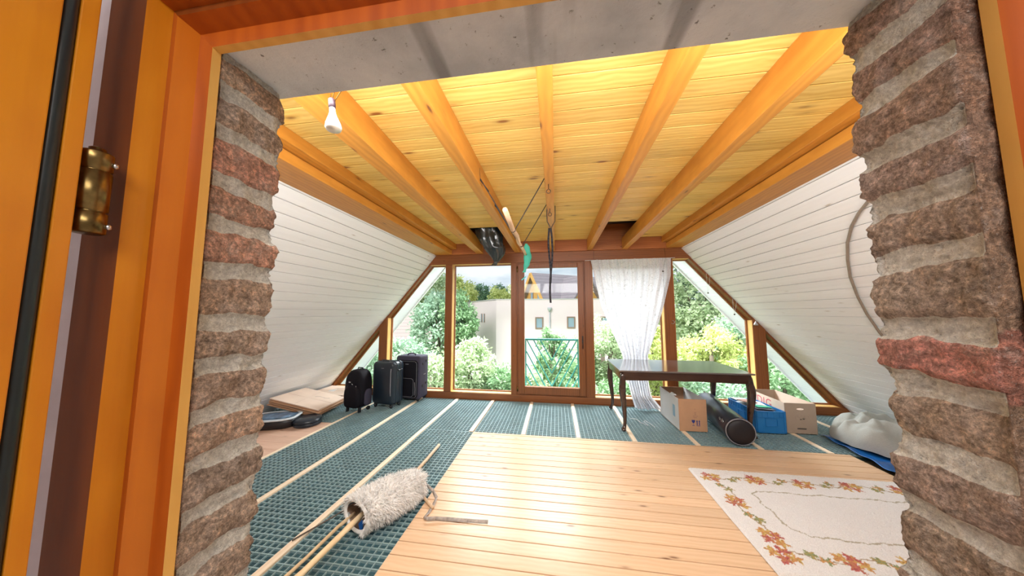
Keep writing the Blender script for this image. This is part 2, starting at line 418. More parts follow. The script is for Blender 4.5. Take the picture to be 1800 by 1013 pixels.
def grid_mat(x0, x1, y0, y1, label):
    t = thing('grid_mat', label, 'floor mat', ((x0+x1)/2, (y0+y1)/2, 0), 0, 'plastic grid mats laid between the floor joists')
    hx, hy = (x1-x0)/2, (y1-y0)/2
    MB().box(-hx, hx, -hy, hy, -.0545, -.024).build('mat_core', M['matfill'], t)
    b = MB(); p = .0475
    n = int((x1-x0)/p)
    for i in range(n+1):
        x = -hx+.004+i*(x1-x0-.008)/n; b.box(x-.0032, x+.0032, -hy, hy, -.024, -.0125)
    n = int((y1-y0)/p)
    for i in range(n+1):
        yy = -hy+.004+i*(y1-y0-.008)/n; b.box(-hx, hx, yy-.004, yy+.004, -.024, -.0105)
    b.build('mat_ribs', M['grid'], t, fix=False)
MATS = [
 (-4.36, -3.74, 3.74, 5.03, 'teal grid mat in the far left corner under the flattened cardboard'),
 (-3.68, -3.065, 3.74, 5.03, 'short teal grid mat between the cardboard stack and the small trolley case'),
 (-3.03, -2.42, .32, 5.03, 'long teal grid mat running beneath the three suitcases'),
 (-2.36, -1.76, .32, 5.03, 'long teal grid mat between the suitcases and the fleece roll, free of anything'),
 (-1.70, -1.053, .32, 3.70, 'long teal grid mat against the plank edge, under the fleece roll'),
 (-1.70, -1.12, 3.705, 5.03, 'short teal grid mat continuing past the plank corner up to the window sill'),
 (-1.05, -.45, 3.70, 5.03, 'short teal grid mat before the left fixed pane, first right of the plank corner'),
 (-.39, .22, 3.70, 5.03, 'short teal grid mat right in front of the glazed balcony door'),
 (.28, .87, 3.70, 5.03, 'short teal grid mat next to the two left table legs'),
 (.93, 1.56, 3.70, 5.03, 'short teal grid mat under the table with a white cord on it'),
 (1.61, 2.205, 3.70, 5.03, 'short teal grid mat under the open brown box and black roll bag'),
 (2.255, 2.875, 3.70, 5.03, 'short teal grid mat under the blue crate'),
 (2.925, 3.535, 3.70, 5.03, 'short teal grid mat under the tan box with handle hole'),
 (3.585, 4.12, 3.70, 5.03, 'small teal grid mat in the far right corner behind the linen heap')]
for m_ in MATS: grid_mat(*m_)

# --- ceiling
b = MB(); yy = .32
prev = .32
cl = [.08+.137*i for i in range(2, 60)]
for yl in cl:
    yl = min(yl, 4.97)
    if yl-prev < .01: continue
    segs_ = [(-2.45, 2.4)] if yl <= 4.06 else [(-2.45, -1.30), (-.66, .59), (1.15, 2.4)]
    for (xa, xb) in segs_:
        b.box(xa, xb, prev+.0042, yl-.0042, 2.75, 2.768)
    prev = yl
struct(b.build('ceiling', M['ceil'], bevel=.0015))
struct(MB().box(-2.75, 2.7, .20, 6.25, 3.0, 3.1).build('roof_deck', M['blind']))
struct(MB().box(-2.45, 2.4, 4.99, 5.05, 2.56, 3.0).build('trim_20', M['redbeam']))
struct(MB().box(-2.45, 2.4, .30, .34, 2.56, 3.0).build('trim_21', M['redbeam']))

def ceiling_beam(xl0, xr0, xl1, xr1, label, zt=2.7495, zb=2.562, name='ceiling_beam'):
    b = MB(); y0, y1 = .56, 4.985
    b.loft([[(xl0, y0, zb), (xr0, y0, zb), (xr0, y0, zt), (xl0, y0, zt)], [(xl1, y1, zb), (xr1, y1, zb), (xr1, y1, zt), (xl1, y1, zt)]])
    o = b.build(name, M['beam'], bevel=.006); struct(o)
    return o
BL = {}
ceiling_beam(-1.265, -1.12, -1.40, -1.275, '')
ceiling_beam(-.70, -.615, -.705, -.60, '')
ceiling_beam(-.070, .002, -.085, -.005, '')
ceiling_beam(.548, .626, .54, .625, '')
ceiling_beam(1.105, 1.195, 1.11, 1.20, '')
# edge purlins along the slopes with the batten above
b = MB(); b.prism([(lx(2.562)+.004, 2.562), (-1.86, 2.562), (-1.86, 2.645), (lx(2.562)+.004, 2.645)], 1, .56, 4.985); struct(b.build('purlin_beam', M['beam'], bevel=.006))
struct(MB().box(-2.3, -1.775, .56, 4.985, 2.655, 2.7495).build('purlin_beam', M['beam'], bevel=.005))
b = MB(); b.prism([(1.805, 2.562), (rx(2.562)-.004, 2.562), (rx(2.562)-.004, 2.645), (1.805, 2.645)], 1, .56, 4.985); struct(b.build('purlin_beam', M['beam'], bevel=.006))
struct(MB().box(1.735, 2.3, .56, 4.985, 2.655, 2.7495).build('purlin_beam', M['beam'], bevel=.005))

# --- roof slopes: white boards
def slope(fn, side, name, mat):
    b = MB(); dz = .0915; z = -.10; s_ = -1 if side == 'l' else 1
    nrm = Vector((s_*1.17, 0, 1)).normalized()
    while z < 2.78:
        z1 = z+dz-.0045
        a0, a1 = (fn(z), z), (fn(z1), z1)
        o_ = (nrm.x*.016, nrm.z*.016)
        b.prism([a0, a1, (a1[0]+o_[0], a1[1]+o_[1]), (a0[0]+o_[0], a0[1]+o_[1])], 1, .40, 5.10)
        z += dz
    struct(b.build(name, mat, bevel=.003))
    b = MB(); o1 = (nrm.x*.0175, nrm.z*.0175); o2 = (nrm.x*.16, nrm.z*.16)
    a0, a1 = (fn(-.14), -.14), (fn(2.95), 2.95)
    b.prism([(a0[0]+o1[0], a0[1]+o1[1]), (a1[0]+o1[0], a1[1]+o1[1]), (a1[0]+o2[0], a1[1]+o2[1]), (a0[0]+o2[0], a0[1]+o2[1])], 1, .20, 5.22)
    struct(b.build('roof_slab', M['plaster']))
    # eaves beyond the window
    b = MB(); z = -.6
    while z < 2.78:
        z1 = z+dz-.002
        a0, a1 = (fn(z), z), (fn(z1), z1); q1 = nrm*.19; q2 = nrm*.21
        b.prism([(a0[0]+q1.x, a0[1]+q1.z), (a1[0]+q1.x, a1[1]+q1.z), (a1[0]+q2.x, a1[1]+q2.z), (a0[0]+q2.x, a0[1]+q2.z)], 1, 5.22, 6.2)
        z += dz
    b.cur = 1
    a0, a1 = (fn(-.6), -.6), (fn(2.85), 2.85); q1 = nrm*.165; q2 = nrm*.33
    b.prism([(a0[0]+q1.x, a0[1]+q1.z), (a1[0]+q1.x, a1[1]+q1.z), (a1[0]+q2.x, a1[1]+q2.z), (a0[0]+q2.x, a0[1]+q2.z)], 1, 6.2, 6.23)
    struct(b.build('roof_eaves', [M['eave'], M['eavetrim']]))
slope(lx, 'l', 'wall_left', M['white_left'])
slope(rx, 'r', 'wall_right', M['white_left'])

# --- gable window wall
def post(n, xa, xb, za=.10, ztop=2.39, dep=.17, x_dir=None, left_slope=None, mat=None):
    b = MB(); poly = [(xa, za), (xb, za), (xb, ztop if left_slope is None else left_slope(xb)), (xa, ztop if left_slope is None else left_slope(xa))]
    b.prism(poly, 1, YW-.0, YW+dep)
    return b
def zl(x): return 2.389-(-2.338-x)*1.182
def zr(x): return 2.386-(x-2.21)*1.153
WW, WX = M['window_wood'], M['window_wood_x']
n_trim = 30
def trim(b, mat, bevel=.003):
    global n_trim; n_trim += 1
    return struct(b.build('trim_%d' % n_trim, mat, bevel=bevel))
trim(post(0, -3.29, -3.13, .10, left_slope=lambda x: zl(x)-.0), WW)
trim(post(0, -2.0, -1.875), WW)
trim(post(0, -.778, -.683), WW)
trim(post(0, .495, .625), WW)
trim(post(0, 1.755, 1.914), WW)
trim(post(0, 3.04, 3.208, .10, left_slope=lambda x: zr(x)), WW)
trim(MB().prism([(lx(2.39), 2.39), (lx(2.565), 2.565), (rx(2.565), 2.565), (rx(2.39), 2.39)], 1, YW, YW+.17), WX)
trim(MB().prism([(lx(-.05), -.05), (lx(.098), .098), (rx(.098), .098), (rx(-.05), -.05)], 1, YW, YW+.17), WX)
def slopebar(fn, sgn, z0, z1, y0, y1, wd):
    b = MB(); q = wd*1.54
    return b.prism([(fn(z0), z0), (fn(z1), z1), (fn(z1)-sgn*q, z1), (fn(z0)-sgn*q, z0)], 1, y0, y1)
trim(slopebar(lx, -1, .098, 2.39, YW+.01, YW+.17, .028), WW)
trim(slopebar(rx, 1, .098, 2.39, YW+.01, YW+.17, .028), WW)

# glazing: each pane with its frame
panes = [  # polygon outlines (x,z)
 [(lx(.10)+.06, .10), (-3.29, .10), (-3.29, zl(-3.29)-.05)],
 [(-3.13, .10), (-2.0, .10), (-2.0, 2.39), (lx(2.39)+.03, 2.39), (-3.13, zl(-3.13)-.05)],
 [(-1.875, .10), (-.778, .10), (-.778, 2.39), (-1.875, 2.39)],
 [(.625, .10), (1.755, .10), (1.755, 2.39), (.625, 2.39)],
 [(1.914, .10), (3.04, .10), (3.04, zr(3.04)-.05), (rx(2.39)-.03, 2.39), (1.914, 2.39)],
 [(3.208, .10), (rx(.10)-.06, .10), (3.208, zr(3.208)-.05)]]
for i, poly in enumerate(panes):
    cx = sum(p[0] for p in poly)/len(poly); cz = sum(p[1] for p in poly)/len(poly)
    b = MB(); t_ = .022; m = len(poly)
    # inset polygon by edges
    def inset(poly, t):
        out = []; area = sum(poly[j][0]*poly[(j+1) % m][1]-poly[(j+1) % m][0]*poly[j][1] for j in range(m)); sg = 1 if area > 0 else -1
        for j in range(m):
            p0, p1, p2 = Vector(poly[j-1]), Vector(poly[j]), Vector(poly[(j+1) % m])
            d1 = (p1-p0).normalized(); d2 = (p2-p1).normalized()
            n1 = Vector((-d1.y, d1.x))*sg; n2 = Vector((-d2.y, d2.x))*sg
            bis = (n1+n2); bis = bis/max(.15, (1+n1.dot(n2)))
            out.append((p1.x+bis.x*t, p1.y+bis.y*t))
        return out
    inn = inset(poly, t_)
    for j in range(m):
        j2 = (j+1) % m
        a, bq, c2, d2 = poly[j], poly[j2], inn[j2], inn[j]
        b.loft([[(a[0], YW+.125, a[1]), (bq[0], YW+.125, bq[1]), (c2[0], YW+.130, c2[1]), (d2[0], YW+.130, d2[1])],
                [(a[0], YW+.165, a[1]), (bq[0], YW+.165, bq[1]), (c2[0], YW+.165, c2[1]), (d2[0], YW+.165, d2[1])]])
    b.cur = 1; lin = inset(poly, .006)  # thin reveal linings in the daylit pine tone
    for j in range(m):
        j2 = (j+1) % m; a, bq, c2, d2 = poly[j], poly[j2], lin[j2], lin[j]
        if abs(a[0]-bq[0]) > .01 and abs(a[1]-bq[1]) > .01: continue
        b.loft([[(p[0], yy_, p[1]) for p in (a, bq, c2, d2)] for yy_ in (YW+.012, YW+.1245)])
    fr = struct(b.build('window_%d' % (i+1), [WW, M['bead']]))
    g = MB(); g.prism(inset(poly, t_-.006), 1, YW+.140, YW+.148); go = g.build('glass_pane', M['glass'], fr)
# balcony door
door = struct(MB().prism([(-.683, .10), (-.635, .10), (-.635, 2.39), (-.683, 2.39)], 1, YW+.02, YW+.13).build('door_1', WW))
b = MB(); b.box(.445, .495, YW+.02, YW+.13, .10, 2.39); b.box(-.635, .445, YW+.02, YW+.13, 2.34, 2.39); b.box(-.635, .445, YW+.02, YW+.13, .0985, .115)
b.build('door_frame', WW, door, bevel=.003)
b = MB(); ya, yb = YW-.012, YW+.06
b.box(-.655, -.545, ya, yb, .118, 2.36); b.box(.378, .475, ya, yb, .118, 2.36); b.box(-.545, .378, ya, yb, 2.285, 2.36); b.box(-.545, .378, ya, yb, .118, .243)
b.build('door_sash', WW, door, bevel=.006)
MB().box(-.553, .386, YW+.02, YW+.03, .235, 2.293).build('glass_pane', M['glass'], door)
b = MB(); b.box(.428, .452, ya-.012, ya, .99, 1.11); b.tube([(.44, ya-.012, 1.03), (.44, ya-.045, 1.03)], .008); b.tube([(.44, ya-.04, 1.035), (.44, ya-.04, .90)], .0075)
b.build('door_handle', M['iron'], door)
b = MB(); b.tube([(-.665, YW-.018, .16), (-.665, YW-.018, .24)], .009); b.tube([(-.665, YW-.018, 2.22), (-.665, YW-.018, 2.32)], .009)
b.build('hinge', M['brass'], door)

# --- near partition wall: lintel, reveals, wall sides
LZ = 2.0
struct(MB().box(-2.4, 2.3, .415, .549, LZ, 2.995).build('concrete_lintel', M['concrete']))
b = MB()
b.prism([(lx(-.1)-.1, -.1), (-.70, -.1), (-.70, 2.0), (lx(2.0)-.1, 2.0)], 1, .425, .54)
b.prism([(rx(-.1)+.1, -.1), (.60, -.1), (.60, 2.0), (rx(2.0)+.1, 2.0)], 1, .425, .54)
b.prism([(lx(1.9)-.1, 2.0), (-2.4, 2.0), (-2.4, 2.9)], 1, .425, .54); b.prism([(rx(1.9)+.1, 2.0), (2.3, 2.0), (2.3, 2.9)], 1, .425, .54)
struct(b.build('wall_front', M['plaster']))
ML = [1.995, 1.918, 1.838, 1.748, 1.666, 1.580, 1.482, 1.403, 1.321, 1.242, 1.157, 1.071, .984, .90, .815, .73, .645, .56, .47, .385, .30, .215, .13, .045]
MR = [1.995, 1.916, 1.836, 1.748, 1.664, 1.577, 1.477, 1.396, 1.309, 1.226, 1.133, 1.045, .955, .87, .785, .70, .615, .53, .445, .36, .275, .19, .105, .02]
BRL = [(.34, .24, .16), (.36, .25, .17), (.28, .21, .16), (.36, .18, .13), (.36, .20, .14), (.38, .20, .14), (.30, .21, .15), (.27, .20, .15), (.27, .19, .14), (.34, .23, .16), (.24, .18, .14), (.27, .20, .15), (.28, .21, .16)]
BRR = [(.30, .20, .17), (.26, .18, .15), (.27, .18, .15), (.26, .18, .14), (.26, .20, .18), (.27, .21, .17), (.25, .20, .16), (.31, .125, .105), (.25, .19, .14), (.24, .18, .15), (.26, .20, .15), (.26, .19, .15), (.27, .20, .16)]
def reveal(name, X, sg, mort, cols, seed, front_smooth):
    """sg=+1: reveal face looks to +X (left jamb). Path: back face -> corner -> reveal -> corner -> front face"""
    ya, yb = .415, .549; back = .12
    S = []; st = .0042
    pl = [(-back, yb), (0, yb), (0, ya), (-back, ya)]
    for i in range(3):
        a, b_ = Vector(pl[i]), Vector(pl[i+1]); L = (b_-a).length; n = max(2, int(L/st)); d = (b_-a)/L; nn = Vector((-d.y, d.x)) if True else None
        nn = {0: Vector((0, 1)), 1: Vector((1, 0)), 2: Vector((0, -1))}[i]
        for q in range(n+(1 if i == 2 else 0)):
            p = a+d*L*q/n
            # smooth normals round the corners
            t = nn.copy(); e = .014
            if i == 0 and L-L*q/n < e: t = nn.lerp(Vector((1, 0)), .5*(1-(L-L*q/n)/e))
            if i == 1:
                s1 = L*q/n; s2 = L-s1
                if s1 < e: t = nn.lerp(Vector((0, 1)), .5*(1-s1/e))
                if s2 < e: t = nn.lerp(Vector((0, -1)), .5*(1-s2/e))
            if i == 2 and L*q/n < e: t = nn.lerp(Vector((1, 0)), .5*(1-(L*q/n)/e))
            t.normalize(); S.append((p.x, p.y, t.x, t.y, i))
    nz = int(2.0/.0045); Zs = [2.0*i/nz for i in range(nz+1)]
    V = []; col = []; mo = []
    for z in Zs:
        for (px, py, nx_, ny_, seg) in S:
            wob = .009*mnoise.noise(Vector((px*9+seed, py*14, z*6)))+.005*mnoise.noise(Vector((px*40+seed, py*40, z*30)))
            zz = z+wob
            j = min(range(len(mort)), key=lambda q: abs(mort[q]-zz)); dm = abs(zz-mort[j])
            ci = 0
            while ci < len(mort) and mort[ci] > zz: ci += 1      # brick index below mortar ci-1
            hw = .0125+.005*mnoise.noise(Vector((j*3.3, seed, py*16)))
            mort_v = max(0, min(1, 1-(dm-hw)/.006+0.0)) if dm > hw else 1.0
            t = max(0, min(1, (dm-hw)/.012)); bulge = (t**.5)*.013 if dm > hw else 0
            rb = random.Random(ci*31+seed); shift = rb.uniform(-.005, .006)
            disp = -.008+bulge*.62+(shift if dm > hw else .4*shift)*(1 if seg == 1 else 1)
            disp += .0055*mnoise.fractal(Vector((px*26+seed, py*26, z*26)), 1.0, 2.0, 5)
            disp += .0030*mnoise.noise(Vector((px*150, py*150, z*150)))
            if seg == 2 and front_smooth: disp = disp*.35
            # back corner eaten away
            if seg != 2:
                dc = abs(px)+abs(py-yb)
                if dc < .02: disp -= (.02-dc)*.25
            V.append((X+sg*(px+nx_*disp), py+ny_*disp, z))
            cbase = cols[min(ci, len(cols)-1)]; v_ = 1+.3*mnoise.noise(Vector((px*12+seed*2, py*12, z*12)))
            shade_mul = .55 if (seg == 2 and front_smooth) else 1  # front strip colour darkened to paint in the frame's shade
            col.append((cbase[0]*v_*(1 if shade_mul == 1 else .75), cbase[1]*v_*shade_mul, cbase[2]*v_*shade_mul*(1 if shade_mul == 1 else .7), 1)); mo.append(mort_v*(.32 if shade_mul != 1 else 1))
    n = len(S); F = []
    for r in range(nz):
        for q in range(n-1): F.append((r*n+q, r*n+q+1, (r+1)*n+q+1, (r+1)*n+q) if sg < 0 else (r*n+q, (r+1)*n+q, (r+1)*n+q+1, r*n+q+1))
    me = bpy.data.meshes.new(name); me.from_pydata(V, [], F)
    ca = me.color_attributes.new('Col', 'FLOAT_COLOR', 'POINT'); ca.data.foreach_set('color', np.array(col, dtype=np.float32).ravel())
    fa_ = me.attributes.new('mortar', 'FLOAT', 'POINT'); fa_.data.foreach_set('value', np.array(mo, dtype=np.float32))
    me.polygons.foreach_set('use_smooth', [True]*len(F)); me.materials.append(M['brick']); me.update()
    o = bpy.data.objects.new(name, me); C.objects.link(o); return struct(o)
reveal('wall_brick_jamb_left', -.611, 1, ML, BRL, 3, False)
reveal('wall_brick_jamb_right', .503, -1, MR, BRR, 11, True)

# --- door frame of the opening (we look through it)
prof = [(0, .410), (0, .3957), (.026, .3940), (.036, .3670), (.050, .3698), (.056, .3404), (.108, .3290), (.170, .3290), (.170, .410)]
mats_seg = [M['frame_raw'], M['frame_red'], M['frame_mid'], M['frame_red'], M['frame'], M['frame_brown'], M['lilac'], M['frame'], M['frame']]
XL, XR, ZT = -.605, .524, 1.978
def jamb(name, side):
    b = MB()
    for i in range(len(prof)-2):
        (d0, y0), (d1, y1) = prof[i], prof[i+1]
        b.cur = i
        if side == 'L': q = [(XL-d0, y0, 0), (XL-d1, y1, 0), (XL-d1, y1, ZT+d1), (XL-d0, y0, ZT+d0)]
        elif side == 'R': q = [(XR+d0, y0, 0), (XR+d1, y1, 0), (XR+d1, y1, ZT+d1), (XR+d0, y0, ZT+d0)]
        else: q = [(XL-d0, y0, ZT+d0), (XL-d1, y1, ZT+d1), (XR+d1, y1, ZT+d1), (XR+d0, y0, ZT+d0)]
        b.quad(q)
    d1, y1 = prof[-2]; d0 = 0
    b.cur = len(prof)-2
    if side == 'L': b.quad([(XL, .41, 0), (XL, .41, ZT), (XL-d1, .41, ZT+d1), (XL-d1, .41, 0)]); b.quad([(XL-d1, .41, 0), (XL-d1, y1, 0), (XL-d1, y1, ZT+d1), (XL-d1, .41, ZT+d1)])
    elif side == 'R': b.quad([(XR, .41, 0), (XR, .41, ZT), (XR+d1, .41, ZT+d1), (XR+d1, .41, 0)]); b.quad([(XR+d1, .41, 0), (XR+d1, y1, 0), (XR+d1, y1, ZT+d1), (XR+d1, .41, ZT+d1)])
    else: b.quad([(XL, .41, ZT), (XR, .41, ZT), (XR+d1, .41, ZT+d1), (XL-d1, .41, ZT+d1)]); b.quad([(XL-d1, .41, ZT+d1), (XR+d1, .41, ZT+d1), (XR+d1, y1, ZT+d1), (XL-d1, y1, ZT+d1)])
    ms = list(mats_seg)
    if side == 'H': ms = [M['frame_x'] if m_ in (M['frame'],) else m_ for m_ in ms]; ms[1] = M['frame_red']; ms[2] = M['frame_red']; ms[3] = M['frame_brown']; ms[4] = M['frame_red']  # head strips take the shaded copies of the frame wood
    return struct(b.build(name, ms[:len(prof)-1]))
jamb('trim_left_jamb', 'L'); jamb('trim_right_jamb', 'R'); jamb('trim_head', 'H')

# open door leaf, hinge, gasket
leaf = struct(MB().prism([(-.640, .2875), (-.640, .2708), (-.655, .2695), (-.655, .2565), (-.635, .2554), (-.635, -.55), (-.695, -.55), (-.695, .2875)], 2, .02, 2.05).build('door_2', M['frame'], bevel=.0015))
b = MB(); b.smooth = True
gp = []
for i in range(12):
    zz = .03+2.0*i/11; gp.append((-.6455, .2628, zz))
b.tube(gp, .0082, 10); b.build('gasket', M['rubber'], leaf)
b = MB(); b.lathe([(.013, 1.612), (.0155, 1.614), (.0155, 1.642), (.0130, 1.643), (.0130, 1.645), (.0155, 1.646), (.0155, 1.702), (.0130, 1.703), (.0130, 1.705), (.0155, 1.706), (.0155, 1.729), (.0145, 1.731), (.008, 1.732), (.008, 1.737), (.005, 1.739)], 28, Matrix.Translation((-.652, .3055, 0)))
hg = b.build('door_hinge', M['brass'], leaf)
b = MB()
for (hx, hy, hz) in ((-.640, .318, 1.716), (-.650, .288, 1.672), (-.640, .318, 1.624)):
    b.lathe([(.001, -.004), (.0032, -.002), (.0032, .002), (.001, .004)], 8, Matrix.Translation((hx, hy, hz)))
b.build('hinge_pin', M['silver'], hg)

# landing behind the viewer
b = MB(); b.box(-2.0, 1.9, -2.2, .30, -.12, -.004); struct(b.build('floor_landing', plain('pale_bounce_floor', (.82, .83, .86), .5)))  # unseen floor, made pale to bounce light up onto the lintel
struct(MB().box(-2.0, 1.9, -2.3, -2.2, 0, 2.5).build('wall_back', M['plaster']))
struct(MB().box(-2.1, -2.0, -2.2, .42, 0, 2.5).build('wall_landing_left', M['plaster']))
struct(MB().box(1.9, 2.0, -2.2, .42, 0, 2.5).build('wall_landing_right', M['plaster']))
struct(MB().box(-2.1, 2.0, -2.3, .42, 2.5, 2.6).build('ceiling_landing', M['plaster']))

# ================================================================== FURNITURE AND THINGS
# --- table with cabriole legs
T = thing('side_table', 'long dark polished wooden table with curved cabriole legs before the right windows', 'table', (1.58, 4.42, 0))
hx, hy = .765, .455
TT = NT('polished_tabletop'); TT.base((.075, .055, .055)); TT.rough(.25); TT.b.inputs['Coat Weight'].default_value = 1; TT.b.inputs['Coat Roughness'].default_value = .12; TT.b.inputs['Coat IOR'].default_value = 2.5
b = MB(); b.box(-hx-.02, hx+.02, -hy-.02, hy+.02, .742, .762); b.build('tabletop', TT.m, T, bevel=.006, segs=3)
b = MB()
def apron(p0, p1, thick, axis):
    n = 24
    for i in range(n):
        u0, u1 = i/n, (i+1)/n
        def zb(u): return .635+.012*math.sin(math.pi*u)**2-.006*math.exp(-((u-.5)/.05)**2)
        a = Vector(p0).lerp(Vector(p1), u0); c = Vector(p0).lerp(Vector(p1), u1)
        if axis == 0: b.loft([[(a.x, a.y, zb(u0)), (a.x, a.y+thick, zb(u0)), (a.x, a.y+thick, .742), (a.x, a.y, .742)], [(c.x, c.y, zb(u1)), (c.x, c.y+thick, zb(u1)), (c.x, c.y+thick, .742), (c.x, c.y, .742)]], caps=(i in (0, n-1)))
        else: b.loft([[(a.x, a.y, zb(u0)), (a.x+thick, a.y, zb(u0)), (a.x+thick, a.y, .742), (a.x, a.y, .742)], [(c.x, c.y, zb(u1)), (c.x+thick, c.y, zb(u1)), (c.x+thick, c.y, .742), (c.x, c.y, .742)]], caps=(i in (0, n-1)))
apron((-hx+.03, -hy, 0), (hx-.03, -hy, 0), .02, 0); apron((-hx+.03, hy-.02, 0), (hx-.03, hy-.02, 0), .02, 0)
apron((-hx, -hy+.03, 0), (-hx, hy-.03, 0), .02, 1); apron((hx-.02, -hy+.03, 0), (hx-.02, hy-.03, 0), .02, 1)
b.build('apron', M['table'], T)
for sx_ in (-1, 1):
    for sy_ in (-1, 1):
        b = MB(); b.smooth = True; rings = []
        prof_ = [(.742, 0, .034), (.64, .002, .037), (.60, .008, .041), (.55, .013, .043), (.48, .012, .041), (.38, .003, .036), (.28, -.006, .029), (.18, -.014, .024), (.09, -.012, .020), (.05, -.002, .020), (.028, .010, .028), (.012, .013, .030), (.0, .010, .026)]
        for (z, off, hw) in prof_:
            cx_, cy_ = sx_*(hx-.030+off), sy_*(hy-.030+off)
            n = 12; ring = []
            for q in range(n):
                a = 2*math.pi*q/n+math.pi/4; e = .62
                ca_, sa_ = math.cos(a), math.sin(a)
                ring.append((cx_+hw*math.copysign(abs(ca_)**e, ca_), cy_+hw*math.copysign(abs(sa_)**e, sa_), z))
            rings.append(ring)
        b.loft(rings); b.build('leg', M['table'], T, subsurf=1)

# --- curtain on its thin rod
def lerp_tab(t, tab):
    for (a, va), (b_, vb) in zip(tab, tab[1:]):
        if t <= b_: return va+(vb-va)*(t-a)/(b_-a)
    return tab[-1][1]
LT = [(0, .592), (.33, .74), (.66, 1.055), (.83, 1.12), (.93, 1.17), (1.0, 1.20)]
RT = [(0, 1.855), (.12, 1.845), (.35, 1.70), (.66, 1.45), (.83, 1.44), (.93, 1.47), (1.0, 1.60)]
def cf(u, v):
    z = 2.385-v*2.37
    xl_, xr_ = lerp_tab(v, LT), lerp_tab(v, RT)
    x = xl_+(xr_-xl_)*u
    amp = .010+.026*min(1, v/.66)
    y = 4.955+amp*math.sin(u*2*math.pi*8.5+.8*math.sin(v*5))+.007*math.sin(u*2*math.pi*21+v*4)+.01*math.sin(u*7+v*9)
    x += .006*math.sin(u*40+v*6)
    if v > .93: y -= (v-.93)*1.3*(.4+.6*math.sin(u*9)**2)+.03*(v-.93)/.07
    return (x, y, max(.004+.012*abs(math.sin(u*30)), z))
cu = MB().grid(cf, 170, 110).build('curtain', M['curtain'], fix=False)
tag(cu, 'gathered white leaf-patterned curtain hanging behind the table', 'curtain')
b = MB(); b.tube([(.50, 4.985, 2.382), (1.93, 4.985, 2.39)], .004); o = b.build('curtain_rod', M['wire'])
tag(o, 'thin pale rod carrying the white curtain under the header beam', 'rod')
b = MB(); b.tube([(.648, 4.97, 2.56), (.648, 4.975, 2.385)], .0018, 6); o = b.build('suspension_string', M['iron'])
tag(o, 'thin cord holding up the left end of the curtain rod', 'cord')
b = MB(); b.tube([(1.765, 4.96, 2.56), (1.755, 4.90, 2.385), (1.705, 4.895, 2.175), (1.72, 4.895, 1.5), (1.72, 4.895, 1.1)], .0015, 6)
o = b.build('suspension_string', M['iron'])
tag(o, 'long thin cord with a dark knob hanging down the front of the curtain', 'cord')
MB().lathe([(.001, -.012), (.011, -.008), (.013, 0), (.011, .008), (.001, .012)], 12, Matrix.Translation((1.705, 4.893, 2.16))).build('cord_knob', M['iron'], o)

# --- hook on the post right of the curtain, ornaments in the right window
def ring_pts(c, r, a0, a1, n=14, plane='xz'):
    out = []
    for i in range(n+1):
        a = math.radians(a0+(a1-a0)*i/n)
        out.append((c[0]+r*math.cos(a), c[1], c[2]+r*math.sin(a)) if plane == 'xz' else (c[0], c[1]+r*math.cos(a), c[2]+r*math.sin(a)))
    return out
b = MB(); b.tube([(1.862, 5.052, 1.37), (1.862, 5.02, 1.37)]+ring_pts((1.862, 5.02, 1.345), .025, 90, -150), .0035, 7)
tag(b.build('wall_hook', M['silver']), 'small pale metal hook screwed into the post beside the curtain', 'hook')
for (x, z0, z1, lab) in ((2.40, 2.13, 1.81, 'longer loop of pale thread hanging high on the right sloping window bar'), (2.76, 1.72, 1.47, 'shorter loop of pale thread with a bead, lower on the right sloping window bar')):
    b = MB(); b.tube([(x, 5.02, z0), (x-.012, 5.0, (z0+z1)/2), (x, 5.0, z1+.015)], .0016, 5); b.tube([(x+.05, 5.02, z0-.05), (x+.03, 5.0, (z0+z1)/2), (x, 5.0, z1+.015)], .0016, 5)
    o = b.build('thread_loop', M['wire']); tag(o, lab, 'thread')
    MB().lathe([(.001, -.012), (.010, -.006), (.012, 0), (.009, .008), (.001, .012)], 10, Matrix.Translation((x, 5.0, z1))).build('bead', M['iron'], o)
b = MB(); b.lathe([(.001, 0), (.030, .002), (.028, .02), (.012, .045), (.008, .065), (.001, .068)], 16, Matrix.Translation((3.055, 5.01, 1.30)))
o = b.build('hanging_bell', M['silver']); tag(o, 'tiny pale bell hanging at the top of the rightmost post', 'bell')
MB().tube([(3.055, 5.01, 1.365), (3.055, 5.03, 1.46)], .0015, 5).build('bell_string', M['wire'], o)

# --- suitcases (front faces -Y locally)
def rounded(w_, h_, r, n=6, z0=0):
    P = []
    for (cx_, cz_, a0) in ((w_/2-r, z0+r, -90), (w_/2-r, z0+h_-r, 0), (-w_/2+r, z0+h_-r, 90), (-w_/2+r, z0+r, 180)):
        for i in range(n+1):
            a = math.radians(a0+90*i/n); P.append((cx_+r*math.cos(a), cz_+r*math.sin(a)))
    return P
def case_body(w_, h_, d_, r, z0, edge=.03, rows=None):
    b = MB(); b.smooth = True; rings = []
    base = rounded(w_, h_, r, 6, z0); cz_ = z0+h_/2
    for y_, ins in ((-d_/2, edge), (-d_/2+edge*.25, edge*.35), (-d_/2+edge, 0), (d_/2-edge, 0), (d_/2-edge*.25, edge*.35), (d_/2, edge)):
        fx, fz = (w_/2-ins)/(w_/2), (h_/2-ins)/(h_/2)
        rings.append([(x*fx, y_, cz_+(z-cz_)*fz) for x, z in base])
    b.loft(rings); return b
